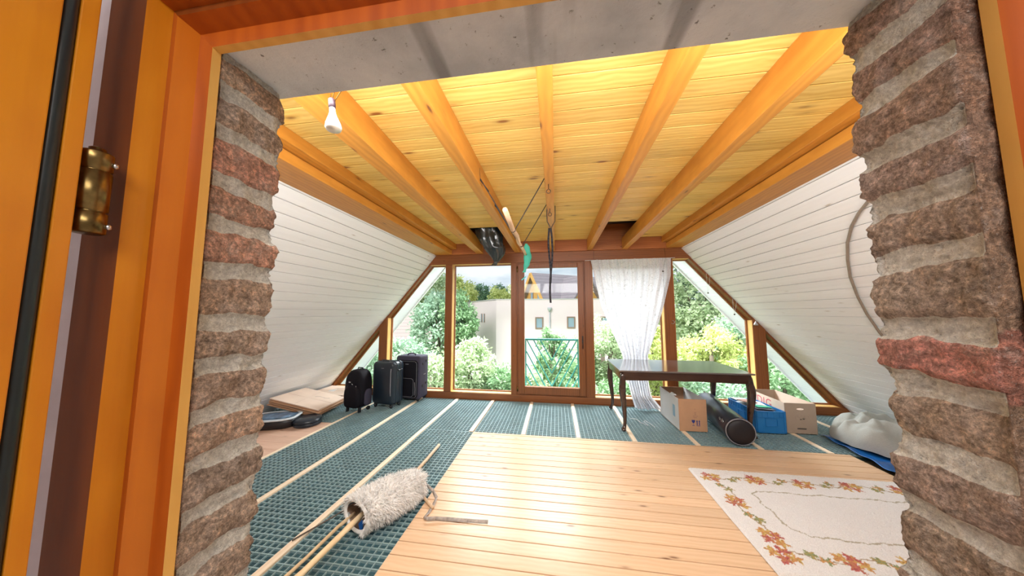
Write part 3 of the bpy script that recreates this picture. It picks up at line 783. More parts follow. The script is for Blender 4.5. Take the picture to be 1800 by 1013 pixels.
# hard shell
rz = math.radians(-9)
S = thing('hard_suitcase', 'dark blue hard-shell suitcase standing in the middle of the three', 'suitcase', (-2.72, 4.47, 0), rz, 'luggage by the left window')
case_body(.40, .66, .27, .055, .055, .035).build('shell', M['darkblue'], S)
b = MB(); R_ = rounded(.412, .672, .06, 6, .049)
for yy_ in (-.045, .055):
    b.smooth = True
    b.loft([[(x, yy_-.012, z) for x, z in R_], [(x*1.015, yy_, .385+(z-.385)*1.01) for x, z in R_], [(x, yy_+.012, z) for x, z in R_]])
b.build('closing_band', M['darkblue'], S)
b = MB(); b.tube([(.165, -.137, .20), (.165, -.143, .28), (.165, -.143, .56), (.165, -.137, .62)], .0075, 8); b.build('pull_bar', M['greyfab'], S)
b = MB(); b.tube([(.20, -.03, .60), (.222, -.03, .585), (.222, .06, .585), (.20, .06, .60)], .009, 8); b.build('handle', M['blackplastic'], S)
b = MB(); b.tube([(-.06, -.05, .712), (-.05, -.05, .735), (.05, -.05, .735), (.06, -.05, .712)], .008, 8); b.build('handle', M['blackplastic'], S)
for (x, y_) in ((-.15, -.09), (.15, -.09), (-.15, .09), (.15, .09)):
    b = MB(); b.box(x-.018, x+.018, y_-.02, y_+.02, .045, .075); b.lathe([(.004, -.012), (.026, -.011), (.026, .011), (.004, .012)], 14, Matrix.Translation((x, y_, .0265)) @ Matrix.Rotation(math.pi/2, 4, 'Y')); b.build('caster', M['blackplastic'], S)
b = MB(); b.box(-.025, .025, -.1365, -.134, .615, .623); b.build('badge', M['greyfab'], S)
# large soft case
S = thing('soft_suitcase', 'large dark violet fabric suitcase, tallest of the three, nearest the window posts', 'suitcase', (-2.515, 4.88, 0), math.radians(-4), 'luggage by the left window')
case_body(.46, .72, .29, .04, .04, .025).build('body', M['violetcloth'], S)
b = case_body(.41, .63, .03, .05, .06, .012); b.v = [(x-.01, y-.155, z) for x, y, z in b.v]; b.build('front_panel', M['black'], S)
b = case_body(.33, .33, .03, .06, .08, .012); b.v = [(x-.01, y-.178, z) for x, y, z in b.v]; b.build('front_pocket', M['black'], S)
for (w_, h_, z0, yy_) in ((.385, .60, .075, -.1725), (.30, .30, .095, -.1955)):
    b = MB(); P = [(x-.01, yy_, z) for x, z in rounded(w_, h_, .05, 6, z0)]; P.append(P[0]); b.tube(P, .003, 5, caps=False); b.build('zip', M['greyfab'], S)
b = MB(); b.tube([(-.08, -.03, .757), (-.06, -.03, .785), (0, -.03, .795), (.06, -.03, .785), (.08, -.03, .757)], .011, 8); b.build('handle', M['violetcloth'], S)
b = MB(); b.tube([(.10, -.17, .34), (.155, -.18, .33), (.165, -.18, .22), (.16, -.185, .12)], .005, 6); b.build('pull_strap', M['greyfab'], S)
for (y_, z) in ((-.05, .62), (.06, .66), (-.05, .25), (.06, .28)):
    b = MB(); b.box(.228, .238, y_-.012, y_+.012, z-.02, z+.02); b.build('side_button', M['blackplastic'], S, bevel=.003)
b = MB(); b.box(.229, .2325, -.02, .05, .43, .445); b.build('side_label', M['greyfab'], S)
b = MB(); b.box(-.03, .03, -.1735, -.1715, .62, .632); b.build('badge', M['greyfab'], S)
for (x, y_) in ((-.18, -.10), (.18, -.10), (-.18, .10), (.18, .10)):
    b = MB(); b.box(x-.015, x+.03 if x > 0 else x+.015, y_-.02, y_+.02, .025, .07); b.lathe([(.004, -.012), (.0255, -.011), (.0255, .011), (.004, .012)], 14, Matrix.Translation((x, y_, .026)) @ Matrix.Rotation(math.pi/2, 4, 'Y')); b.build('wheel', M['blackplastic'], S)
# small trolley backpack
S = thing('trolley_backpack', 'small black rounded trolley backpack on little feet, leftmost of the luggage', 'backpack', (-3.045, 4.20, 0), math.radians(-7), 'luggage by the left window')
b = MB(); b.smooth = True; rings = []
def pack_out(w_, h_, z0, n=28, top=.55):
    P = []
    for i in range(n):
        a = 2*math.pi*i/n; c_, s_ = math.cos(a), math.sin(a)
        e = .45 if s_ < 0 else .8
        x = w_/2*math.copysign(abs(c_)**(.45 if s_ < 0 else .75), c_); z = z0+h_/2+h_/2*math.copysign(abs(s_)**e, s_)
        P.append((x, z))
    return P
for y_, f in ((-.12, .80), (-.105, .93), (-.07, 1.0), (.06, 1.0), (.10, .95), (.11, .85)):
    rings.append([(x*f, y_, .345+(z-.345)*f) for x, z in pack_out(.34, .57, .06)])
b.loft(rings); b.build('body', M['black'], S)
b = MB(); b.smooth = True; rings = []
for y_, f in ((-.165, .75), (-.155, .92), (-.12, 1.0), (-.10, 1.0)):
    rings.append([(x*f, y_, .25+(z-.25)*f) for x, z in pack_out(.27, .36, .07)])
b.loft(rings); b.build('front_pocket', M['black'], S)
b = MB(); b.smooth = True; rings = []
for x_, f in ((.150, .85), (.185, .95), (.195, .8)):
    rings.append([(x_, (y_)*f, .22+(z-.22)*f) for y_, z in pack_out(.15, .26, .09, 18)])
b.loft(rings); b.build('side_pocket', M['violetcloth'], S)
b = MB(); b.tube([(-.03, 0, .62), (-.02, 0, .65), (.06, 0, .65), (.07, 0, .62)], .008, 8); b.build('handle', M['black'], S)
b = MB(); b.tube([(.04, .11, .60), (.04, .125, .66), (.12, .125, .66), (.12, .11, .60)], .006, 8); b.build('trolley_handle', M['greyfab'], S)
b = MB(); b.box(-.03, .005, -.170, -.166, .455, .470); b.build('logo_tag', M['silver'], S)
for q_ in ([(.02, -.165, .44), (.045, -.172, .43)], [(.085, -.15, .41), (.095, -.158, .395)]):
    b = MB(); b.tube(q_, .005, 6); b.build('zip_puller', M['silver'], S)
for x in (-.12, .10):
    b = MB(); b.box(x-.010, x+.010, -.10, -.05, .0, .075); b.build('foot', M['blackplastic'], S, bevel=.004)
for x in (-.12, .12):
    b = MB(); b.lathe([(.004, -.012), (.03, -.011), (.03, .011), (.004, .012)], 14, Matrix.Translation((x, .08, .0305)) @ Matrix.Rotation(math.pi/2, 4, 'Y')); b.build('wheel', M['blackplastic'], S)

# --- flattened cardboard: two stacks of folded cartons
def sheet_stack(pts, z_top, n, th, tilt, labs, grp, mat_names, seed):
    """pts: 4 plan corners; tilt: z at each corner offset"""
    r = random.Random(seed)
    c = Vector((sum(p[0] for p in pts)/4, sum(p[1] for p in pts)/4))
    for k_ in range(n):
        zt = z_top-k_*(th+.0015)
        dx, dy, sc_ = r.uniform(-.018, .018), r.uniform(-.018, .018), (1 if k_ == 0 else r.uniform(.965, 1.01))
        P = [(c.x+(p[0]-c.x)*sc_+dx, c.y+(p[1]-c.y)*sc_+dy) for p in pts]
        b = MB(); b.loft([[(P[i][0], P[i][1], zt+tilt[i]-th) for i in range(4)], [(P[i][0], P[i][1], zt+tilt[i]) for i in range(4)]])
        o = b.build('flattened_carton', M[mat_names[0] if k_ == 0 else mat_names[1]], bevel=.0015)
        tag(o, labs[min(k_, len(labs)-1)].replace('#', ['top', 'second', 'third', 'fourth', 'fifth', 'sixth', 'seventh', 'eighth'][k_]), 'cardboard', grp)
        if k_ == 0:
            def at(u, v):
                a_ = Vector((*P[0], zt+tilt[0])); b2 = Vector((*P[3], zt+tilt[3])); c2 = Vector((*P[2], zt+tilt[2])); d2 = Vector((*P[1], zt+tilt[1]))
                return (a_*(1-u)+b2*u)*(1-v)+(d2*(1-u)+c2*u)*v+Vector((0, 0, .0008))
            b = MB(); b.tube([at(.03, .45), at(.97, .50)], .0012, 4); b.tube([at(.50, .03), at(.42, .97)], .0008, 4)
            b.build('fold_slit', M['cardboard'], o)
            b = MB(); b.quad([at(.40, .34), at(.58, .34), at(.58, .56), at(.40, .56)]); b.build('tape_patch', M['cardwhite'], o, fix=False)
            b = MB(); b.tube([at(.52, .62), at(.60, .68), at(.72, .66), at(.80, .72)], .002, 4); b.build('pen_mark', M['inkblk'], o)
sheet_stack([(-4.03, 3.64), (-4.07, 4.28), (-3.41, 4.36), (-3.33, 3.73)], .20, 7, .012, [.10, .085, -.06, -.06],
            ['top flattened carton of the near cardboard stack, pale with a taped slit', '# flattened carton from the top of the near cardboard stack, seen edge-on'], 'flattened cartons, near stack', ['cardpale', 'cardboard'], 5)
sheet_stack([(-4.17, 4.42), (-4.17, 5.0), (-3.72, 5.0), (-3.50, 4.44)], .145, 7, .012, [.0, .0, 0, 0],
            ['top flattened carton of the back cardboard stack, against the roof boards', '# flattened carton from the top of the back cardboard stack, seen edge-on'], 'flattened cartons, back stack', ['cardpale', 'cardboard'], 9)

# --- black oval case and the round black lidded drum under the cardboard
S = thing('storage_case', 'black rounded tub case with pale blue rim showing beside the brick jamb', 'case', (-3.74, 3.50, -.004), math.radians(20))
b = MB(); b.smooth = True
def oval(a_, b_, z, n=28, e=.6): return [(a_*math.copysign(abs(math.cos(2*math.pi*i/n))**e, math.cos(2*math.pi*i/n)), b_*math.copysign(abs(math.sin(2*math.pi*i/n))**e, math.sin(2*math.pi*i/n)), z) for i in range(n)]
b.loft([oval(.21, .14, .0), oval(.25, .175, .008), oval(.275, .195, .06), oval(.28, .20, .112)]); b.build('shell', M['blackplastic'], S)
b = MB(); b.smooth = True; b.loft([oval(.283, .203, .112), oval(.288, .208, .12), oval(.284, .203, .130), oval(.26, .18, .133), oval(.255, .175, .126)]); b.build('rim', plain('pale_blue_rim', (.62, .70, .76), .3, bump=0), S)
b = MB(); b.smooth = True; b.loft([oval(.24, .16, .128), oval(.15, .10, .136), oval(.05, .04, .138)]); b.build('inner_cloth', plain('blue_glossy_film', (.10, .17, .26), .25, var=.6, scale=12), S)
S = thing('round_drum_case', 'round flat black lidded drum case under the front corner of the cardboard', 'case', (-3.35, 3.60, -.004))
b = MB(); b.lathe([(.14, 0), (.158, .006), (.165, .02), (.165, .043), (.160, .047)], 40); b.build('bottom_shell', M['darkblue'], S)
b = MB(); b.lathe([(.158, .048), (.167, .052), (.168, .060), (.160, .085), (.140, .097), (.02, .101)], 40); b.build('lid', M['darkblue'], S)

# --- open brown box under the table
def open_box(name, label, loc, rz, w_, d_, h_, mats, slope_y=0):
    S = thing(name, label, 'box', loc, rz, None); t = .005
    b = MB(); b.box(-w_/2, w_/2, -d_/2, d_/2, 0, t)
    b.cur = 0; b.box(-w_/2, w_/2, -d_/2, -d_/2+t, t, h_)
    b.cur = 1; b.box(-w_/2, -w_/2+t, -d_/2+t, d_/2-t, t, h_); b.box(w_/2-t, w_/2, -d_/2+t, d_/2-t, t, h_)
    b.cur = 2; b.box(-w_/2, w_/2, d_/2-t, d_/2, t, h_)
    b.build('box_body', mats, S); return S
S = open_box('cardboard_box', 'open brown cardboard box with blue fragile marks, pale sides, under the table', (1.70, 4.42, 0), math.radians(1), .33, .64, .395, [M['cardboard'], M['cardwhite'], M['cardboard']])
# glass and two arrows
b = MB(); yq = -.3215
def mark(b, x, z, s=.001):
    pass
b.prism([(-.018, .140), (.022, .140), (.020, .118), (.008, .102), (-.004, .102), (-.016, .118)], 1, yq, yq+.001)
b.box(.0005, .0035, yq, yq+.001, .075, .104); b.box(-.012, .016, yq, yq+.001, .070, .075)
for xa in (.045, .072):
    b.prism([(xa-.010, .122), (xa+.010, .122), (xa, .142)], 1, yq, yq+.001); b.box(xa-.005, xa+.005, yq, yq+.001, .078, .124)
b.box(.036, .082, yq, yq+.001, .068, .073)
b.build('printed_marks', M['ink'], S)
b = MB()
for (z, w_) in ((.27, .012), (.225, .02), (.205, .02), (.185, .06), (.165, .045)):
    for q in range(max(1, int(w_/.010))): b.box(.03-w_/2+q*.010, .03-w_/2+q*.010+.007, yq, yq+.001, z, z+.007)
b.build('printed_lines', plain('faint_brown_print', (.30, .16, .13), .8, bump=0), S)
b = MB(); b.box(-.166, -.1652, -.20, -.13, .13, .28); b.build('side_print', M['inkcyan'], S)
b = MB(); b.prism([(-.165, .395), (-.12, .395), (-.128, .41), (-.15, .415)], 1, -.16, -.06); b.build('flap', M['cardwhite'], S)

# --- long black roll bag
ax0, ax1 = Vector((2.045, 3.74, .145)), Vector((2.215, 4.88, .15))
S = thing('roll_bag', 'long black round duffel roll lying between the brown box and blue crate', 'bag', (ax0.x, ax0.y, 0))
d_ = (ax1-ax0); Lb = d_.length; dn = d_.normalized(); sd = dn.cross(Vector((0, 0, 1))).normalized(); upv = sd.cross(dn)
b = MB()
def rb(u, v):
    a = 2*math.pi*u; r_ = .146+.002*math.sin(v*13+math.sin(a*2)*2)+.007*mnoise.noise(Vector((math.cos(a)*2, math.sin(a)*2, v*5)))
    if v < .02: r_ *= .90+.10*v/.02
    if v > .96: r_ *= 1-(v-.96)*8
    p = dn*(v*Lb)+sd*(r_*math.cos(a))+upv*(r_*math.sin(a)*(1 if math.sin(a) > 0 else .98))
    return (p.x, p.y, p.z+.154)
b.grid(rb, 40, 70, closed_u=True); b.build('sleeve', plain('dark_glossy_vinyl', (.014, .013, .030), .30, var=.2, scale=14, bump=.25, spec=.7), S)
b = MB(); rings = []
b.smooth = True
for rr, t in ((.130, .004), (.137, -.010), (.124, -.022), (.066, -.027), (.004, -.028)):
    rings.append([Vector((0, 0, .154))+dn*t+sd*(rr*math.cos(2*math.pi*i/36))+upv*(rr*math.sin(2*math.pi*i/36)) for i in range(36)])
b.loft(rings); b.build('end_cap', plain('dark_end_fabric', (.008, .006, .010), .55, var=.2, scale=60), S)
b = MB(); P = [Vector((0, 0, .154))+dn*-.004+sd*(.142*math.cos(2*math.pi*i/36))+upv*(.142*math.sin(2*math.pi*i/36)) for i in range(37)]; b.tube(P, .007, 7, caps=False); b.build('piping', M['greyfab'], S)
b = MB(); q0 = Vector((0, 0, .154))+dn*.09-sd*.130+upv*.068; b.tube([q0+dn*.0, q0+dn*.03+upv*.02-sd*.004, q0+dn*.06-upv*.005-sd*.004, q0+dn*.03-upv*.03-sd*.004, q0], .004, 6); q1 = q0+dn*.10; b.tube([q1, q1+upv*.018-sd*.004, q1+dn*.04, q1-upv*.018-sd*.004, q1], .004, 6); b.build('buckle', M['silver'], S)

# --- blue crate with papers
S = thing('folding_crate', 'bright blue plastic crate full of papers under the right end of the table', 'crate', (2.64, 4.47, 0), math.radians(1.5))
w_, dd_, h_ = .325, .56, .262
def crate_side(b, P0, P1, nrm):
    P0, P1 = Vector(P0), Vector(P1); d = (P1-P0); L = d.length; d.normalize(); n_ = Vector(nrm)
    def slab(u0, u1, z0, z1, o0, o1):
        a = [P0+d*u+n_*o for u, o in ((u0, o0), (u1, o0), (u1, o1), (u0, o1))]
        b.loft([[(p.x, p.y, z0) for p in a], [(p.x, p.y, z1) for p in a]])
    slab(0, L, .0, h_, 0, .004); slab(0, L, h_-.012, h_, .004, .012); slab(0, L, 0, .014, .004, .010); slab(0, L, .185, .193, .004, .010)
    slab(0, .02, 0, h_, .004, .010); slab(L-.02, L, 0, h_, .004, .010)
    m_ = L/2; slab(m_-.065, m_+.065, .17, .18, .004, .014); slab(m_-.065, m_+.065, .08, .088, .004, .014); slab(m_-.07, m_-.063, .08, .18, .004, .014); slab(m_+.063, m_+.07, .08, .18, .004, .014)
    nn = int(L/.055)
    for i in range(1, nn):
        u = L*i/nn; slab(u-.003, u+.003, .193, h_, .004, .010)
b = MB(); b.box(-w_/2, w_/2, -dd_/2, dd_/2, 0, .006)
crate_side(b, (-w_/2, -dd_/2, 0), (w_/2, -dd_/2, 0), (0, -1, 0)); crate_side(b, (w_/2, dd_/2, 0), (-w_/2, dd_/2, 0), (0, 1, 0))
crate_side(b, (-w_/2, dd_/2, 0), (-w_/2, -dd_/2, 0), (-1, 0, 0)); crate_side(b, (w_/2, -dd_/2, 0), (w_/2, dd_/2, 0), (1, 0, 0))
b.build('crate_body', M['bluecrate'], S)
pcols = [((.70, .72, .70), 'pale grey folder leaning at the back of the blue crate'), ((.05, .06, .12), 'dark navy folder flat at the front of the blue crate'), ((.12, .14, .17), 'black-edged folder under the green paper in the blue crate'), ((.08, .50, .32), 'green paper on top in the blue crate'), ((.82, .82, .80), 'white sheet beside the green paper in the blue crate'), ((.42, .22, .17), 'thin red-brown booklet among the papers in the blue crate'), ((.62, .66, .62), 'grey magazine on the window side of the blue crate')]
spots = [(-.06, .14, .275, .20, .22, 8), (.0, -.12, .235, .25, .26, -4), (.02, -.06, .25, .24, .22, 6), (.03, -.04, .262, .20, .17, 14), (.02, .06, .268, .22, .19, -9), (-.05, .07, .283, .16, .16, 20), (.04, .16, .256, .20, .20, -3)]
for (col_, lab), (x, y, z, a_, c_, rot) in zip(pcols, spots):
    b = MB().box(-a_/2, a_/2, -c_/2, c_/2, -.0035, .0035, Matrix.Translation((2.64+x, 4.47+y, z)) @ Matrix.Rotation(math.radians(rot), 4, 'Z') @ Matrix.Rotation(math.radians(4), 4, 'Y'))
    tag(b.build('paper_folder', plain('paper_'+lab.split()[0]+str(len(bpy.data.materials)), col_, .7, var=.05, bump=0)), lab, 'papers', 'papers in the blue crate')
MB().box(2.50, 2.78, 4.22, 4.72, .012, .228).build('paper_folder', M['cardwhite'])
tag(bpy.context.scene.collection.objects[-1], 'thick pale block of papers filling the blue crate below the folders', 'papers', 'papers in the blue crate')

# --- tan box with handle hole
S = thing('tan_carton', 'open tan carton with oval handle hole beside the blue crate', 'box', (3.0, 4.56, 0), math.radians(0))
w_, dd_, h_ = .345, .68, .365; t = .005
b = MB(); b.box(-w_/2, w_/2, -dd_/2, dd_/2, 0, t)
y0_, y1_ = -dd_/2, -dd_/2+t
# front with an oval hole
hz, hw_, hh_ = .295, .040, .011
o_ = [(-w_/2, t), (w_/2, t), (w_/2, h_), (-w_/2, h_)]
hole = [(hw_*math.cos(a)+(.0), hz+hh_*math.sin(a)) for a in [math.radians(-135+90*i/5) for i in range(20)]]
seg_ = [o_[0], o_[1], o_[2], o_[3]]
for i in range(4):
    a0, a1 = o_[i], o_[(i+1) % 4]; inner = hole[i*5:(i+1)*5+1] if i < 3 else hole[15:20]+[hole[0]]
    poly = [a0, a1]+inner[::-1]
    b.prism(poly, 1, y0_, y1_)
b.box(-w_/2, w_/2, dd_/2-t, dd_/2, t, h_); 
b.cur = 1; b.box(-w_/2, -w_/2+t, y1_, dd_/2-t, t, h_); b.box(w_/2-t, w_/2, y1_, dd_/2-t, t, h_)
b.build('box_body', [M['tan'], M['cardpale']], S)
b = MB(); b.quad([(-.045+q, y0_-.0008, z) for q, z in ((0, .06), (.10, .06), (.10, .066), (0, .066))])
for q in range(9): b.box(-.045+q*.011, -.045+q*.011+.007, y0_-.001, y0_, .050, .062)
b.box(-.01, .008, y0_-.001, y0_, .165, .175); b.box(.02, .042, y0_-.001, y0_, .172, .182)
b.build('printed_line', M['inkblk'], S)
b = MB(); r = random.Random(3)
for q in range(5):
    cx_, cz_ = -.04+.025*q, .19+.018*math.sin(q*1.7); b.tube([(cx_+.022*math.cos(a)*(1+.1*math.sin(3*a)), y0_-.001, cz_+.022*math.sin(a)) for a in [i*math.pi/6 for i in range(9)]], .0007, 4)
b.build('pen_scribble', plain('faint_pen', (.25, .2, .18), .8, bump=0), S)
for ch_, off_ in (('D', .17), ('I', .045), ('G', -.005)):
    cu_ = bpy.data.curves.new('red_letter', 'FONT'); cu_.body = ch_; cu_.size = .16; cu_.extrude = .0006
    tmp_ = bpy.data.objects.new('tmp', cu_); C.objects.link(tmp_)
    bpy.context.view_layer.update()
    lm_ = bpy.data.meshes.new_from_object(tmp_.evaluated_get(bpy.context.evaluated_depsgraph_get())); bpy.data.objects.remove(tmp_)
    lm_.materials.clear(); lm_.materials.append(M['inkred'])
    lt = bpy.data.objects.new('red_letter', lm_); C.objects.link(lt); lt.parent = S
    lt.rotation_euler = (math.radians(90), 0, math.radians(-90)); lt.location = (-w_/2-.001, off_, .225)

# --- linen heap on blue sheet, right edge
b = MB()
def bm_(u, v):
    x = 3.06+1.15*u+.05*mnoise.noise(Vector((v*3, u, 1))); y = 3.24+.95*v
    x += .10*v*(1-u)
    z = .012+.018*mnoise.noise(Vector((x*5, y*5, 0)))+.012*math.sin(y*22)*(1-u)+.02*math.exp(-(u/.04)**2)
    return (x, y, max(.004, z))
tag(MB().grid(bm_, 60, 60).build('plastic_sheet', M['bluemat'], solid=.004, fix=False), 'crumpled glossy blue plastic sheet under the grey linen heap', 'sheet')
def heap(u, v):
    a = 2*math.pi*u; ph = v*math.pi/2
    rx_, ry_ = .50, .47
    q = math.cos(ph)**.55
    x = 3.68+rx_*q*math.cos(a); y = 3.92+ry_*q*math.sin(a)
    n1 = mnoise.fractal(Vector((x*3.2, y*3.2, 2)), 1, 2, 3)
    fold = .05*math.sin(11*(x*.9+y*.6)+5*mnoise.noise(Vector((x*3, y*3, 5))))+.030*math.sin(24*(x*.5-y)+4*n1)
    z = .03+.21*math.sin(ph)**.7+fold*math.sin(ph*1.0)**.5*1.1+.03*n1
    zs = 2.386-(x-2.21)*1.153
    return (x, y, max(.03, min(z, zs-.03)))
hp = MB().grid(heap, 150, 60, closed_u=True).build('linen_heap', M['linen'], fix=False)
tag(hp, 'crumpled grey linen heap on the blue sheet beside the right brick jamb', 'cloth')

# --- rug with leaf border
X0, X1, Y0, Y1 = 1.235, 3.10, 1.985, 3.14
step = .0065
nx, ny = int((X1-X0)/step), int((Y1-Y0)/step)
gx, gy = np.meshgrid(np.linspace(X0, X1, nx), np.linspace(Y0, Y1, ny))
col = np.ones((ny, nx, 3))*np.array([.76, .74, .74])
rg = np.random.RandomState(4)
wxn = .006*np.sin(gx*90+3*np.sin(gy*40))+.005*np.sin(gy*110+2*np.sin(gx*60))
wyn = .006*np.sin(gy*80+2*np.sin(gx*50))+.005*np.sin(gx*100)
PX, PY = gx+wxn*.6, gy+wyn*.6
cols = {'red': (.48, .13, .12), 'orange': (.56, .28, .11), 'yellow': (.60, .42, .15), 'green': (.26, .30, .15), 'olive': (.40, .31, .12), 'rust': (.50, .20, .11)}
def maple(cx_, cy_, s, rot, c1, c2):
    dx, dy = PX-cx_, PY-cy_; r_ = np.hypot(dx, dy); a = np.arctan2(dy, dx)-rot
    lobe = .42+.58*np.abs(np.cos(a*2.5))**1.3; lobe *= (1+.12*np.cos(a*17))
    m_ = r_ < s*lobe
    half = (np.sin(a*2.5+.5) > 0)
    col[m_ & half] = cols[c1]; col[m_ & ~half] = cols[c2]
    vein = m_ & (np.abs(np.sin(a*2.5)) < .12) & (r_ < s*.8)
    col[vein] = np.array(cols[c1])*.6
def line(pts, wd, c_):
    for (a_, b_) in zip(pts, pts[1:]):
        a_, b_ = np.array(a_), np.array(b_); d = b_-a_; L = np.hypot(*d)+1e-9
        t_ = np.clip(((PX-a_[0])*d[0]+(PY-a_[1])*d[1])/L**2, 0, 1)
        dist = np.hypot(PX-a_[0]-t_*d[0], PY-a_[1]-t_*d[1]); col[dist < wd] = c_
r = random.Random(12)
def border(p, q, inward):
    p, q = Vector(p), Vector(q); d = (q-p); L = d.length; d.normalize(); n_ = Vector(inward); s = .06; k_ = 0
    stem = [tuple(p+d*t+n_*(.145+.028*math.sin(t*14))) for t in np.arange(.03, L, .03)]
    line(stem, .0045, (.36, .26, .17))
    while s < L-.03:
        big = k_ % 2 == 0
        base = p+d*s+n_*(.145+r.uniform(-.01, .01))
        if big:
            for (o1, o2, c1, c2) in ((-.032, .022, 'orange', 'yellow'), (.034, .030, 'red', 'orange'), (.0, -.035, 'red', 'rust'), (.062, -.022, 'yellow', 'orange')):
                c_ = base+d*o1+n_*o2; maple(c_.x, c_.y, r.uniform(.040, .050), r.uniform(0, 6), c1, c2)
            s += .20
        else:
            for (o1, o2, c1, c2) in ((-.02, .025, 'olive', 'green'), (.035, -.015, 'green', 'orange')):
                c_ = base+d*o1+n_*o2; maple(c_.x, c_.y, r.uniform(.034, .042), r.uniform(0, 6), c1, c2)
            s += .165
        k_ += 1
border((X0+.05, Y1-.01), (X1, Y1-.01), (0, -1)); border((X0+.05, Y0+.01), (X1, Y0+.01), (0, 1)); border((X0+.01, Y0+.22), (X0+.01, Y1-.20), (1, 0))
inner = [(X1, Y1-.325)]+[(X1-.1*i, Y1-.325+.010*math.sin(i*2.1)) for i in range(1, 14)]+[(X0+.40, Y1-.33), (X0+.335, Y1-.36)]+[(X0+.335+.012*math.sin(i*2.4), Y1-.36-.07*i) for i in range(1, 6)]+[(X0+.345, Y0+.40), (X0+.42, Y0+.335)]+[(X0+.42+.1*i, Y0+.33+.010*math.sin(i*1.7)) for i in range(1, 15)]
line(inner, .0055, (.42, .38, .30))
zt = .018+.0035*rg.rand(ny, nx)+.002*np.sin(gx*31)*np.sin(gy*27)
edge = np.minimum.reduce([gx-X0, gy-Y0, Y1-gy, np.full_like(gx, 9)]); zt = np.where(edge < .012, .004+zt*edge/.012*.8, zt)
jx = gx+.0018*(rg.rand(ny, nx)-.5); jy = gy+.0018*(rg.rand(ny, nx)-.5)+.004*np.sin(gx*3)
V = np.stack([jx, jy, zt], -1).reshape(-1, 3)
idx = np.arange(nx*ny).reshape(ny, nx)
F = np.stack([idx[:-1, :-1], idx[:-1, 1:], idx[1:, 1:], idx[1:, :-1]], -1).reshape(-1, 4)
me = bpy.data.meshes.new('rug'); me.from_pydata(V.tolist(), [], F.tolist())
ca = me.color_attributes.new('Col', 'FLOAT_COLOR', 'POINT'); cc = np.concatenate([col.reshape(-1, 3), np.ones((nx*ny, 1))], 1).astype(np.float32); ca.data.foreach_set('color', cc.ravel())
me.materials.append(attr_mat('tufted_wool', nscale=260, nb=.8, var=.18, bd=.004)); me.update()
o = bpy.data.objects.new('rug', me); C.objects.link(o); tag(o, 'cream tufted rug with a border of red and yellow maple leaves', 'rug')

# --- fleece roll with canes
A, B = Vector((-1.375, 1.93, .11)), Vector((-1.165, 2.40, .10))
S = thing('sheepskin_roll', 'shaggy white sheepskin rolled up on the grid mat by the plank edge', 'fleece', (0, 0, 0))
d = (B-A); Lf = d.length; dn = d.normalized(); sd = dn.cross(Vector((0, 0, 1))).normalized(); up_ = sd.cross(dn)
def fl_pt(a, v, extra=0):
    r_ = (.125+.018*mnoise.noise(Vector((math.cos(a)*1.4, math.sin(a)*1.4, v*4)))+.012*math.sin(a*3+v*5))*(1-.25*max(0, v-.75)/.25)*(1-.1*max(0, .15-v)/.15)
    p = A+dn*(v*Lf)+sd*((r_*1.18+extra)*math.cos(a))+up_*((r_*.82+extra)*math.sin(a))
    if p.z < .004: p.z = .004
    return p
b = MB(); b.grid(lambda u, v: fl_pt(2*math.pi*u, v), 60, 50, closed_u=True)
b.quad([fl_pt(2*math.pi*i/24, 1) for i in range(24)])
b.build('hide', M['fleece'], S, fix=False)
b = MB(); b.grid(lambda u, v: A+dn*(v*.30-.0)+sd*((.105-.02*v)*1.15*math.cos(2*math.pi*u))+up_*((.075-.015*v)*math.sin(2*math.pi*u)-.012), 40, 14, closed_u=True)
b.quad([A+dn*.30+sd*.10*math.cos(2*math.pi*i/20)+up_*.06*math.sin(2*math.pi*i/20) for i in range(20)])
b.build('hide_inside', M['fleecein'], S, fix=False)
b = MB(); r = random.Random(2)
b.grid(lambda u, v: A+dn*(.0-.012*math.sin(math.pi*v))+sd*((.137-.034*v)*1.15*math.cos(2*math.pi*u))+up_*((.108-.030*v)*math.sin(2*math.pi*u)), 40, 6, closed_u=True)
for i in range(16000):
    a = r.uniform(0, 2*math.pi); v = r.uniform(0, 1.0)
    if r.random() < .14: v = r.uniform(0, .03)
    p = fl_pt(a, v, -.004)
    out = (sd*math.cos(a)+up_*math.sin(a)).normalized()
    if p.z < .02 and out.z < -.2: continue
    cl = mnoise.noise(p*14); dirv = (out*.75+dn*(r.uniform(-.5, .5)+cl)+Vector((r.uniform(-.5, .5), r.uniform(-.5, .5), r.uniform(-.5, .2)))).normalized()
    L_ = r.uniform(.018, .055); wv_ = dirv.cross(Vector((r.uniform(-1, 1), r.uniform(-1, 1), r.uniform(-1, 1)))).normalized()*r.uniform(.0012, .0030)
    p2 = p+dirv*L_*.55; p3 = p+dirv*L_+Vector((0, 0, -.006))+wv_*2
    if min(p2.z, p3.z) < .002: continue
    b.quad([p-wv_, p+wv_, p2+wv_*.8, p2-wv_*.8]); b.quad([p2-wv_*.8, p2+wv_*.8, p3])
fo = b.build('wool_pile', M['fleece'], S, fix=False)
o = MB().tube([(-1.325, 3.24, .014), (-1.30, 2.9, .035), (-1.265, 2.62, .075), (-1.235, 2.38, .10), (-1.23, 2.33, .10)], .0155, 12).build('wooden_pole', M['birch']); tag(o, 'pale straight wooden pole poking out of the far end of the sheepskin roll', 'pole')
b = MB(); P = [Vector((-1.335, 2.12, .115)).lerp(Vector((-1.465, 1.25, .020)), i/20) for i in range(21)]
b.tube(P, [.0175+(.003 if i in (6, 14) else 0) for i in range(21)], 12); o = b.build('bamboo_cane', M['bamboo']); tag(o, 'thick bamboo cane with a ring, leaning from the near end of the sheepskin', 'cane')
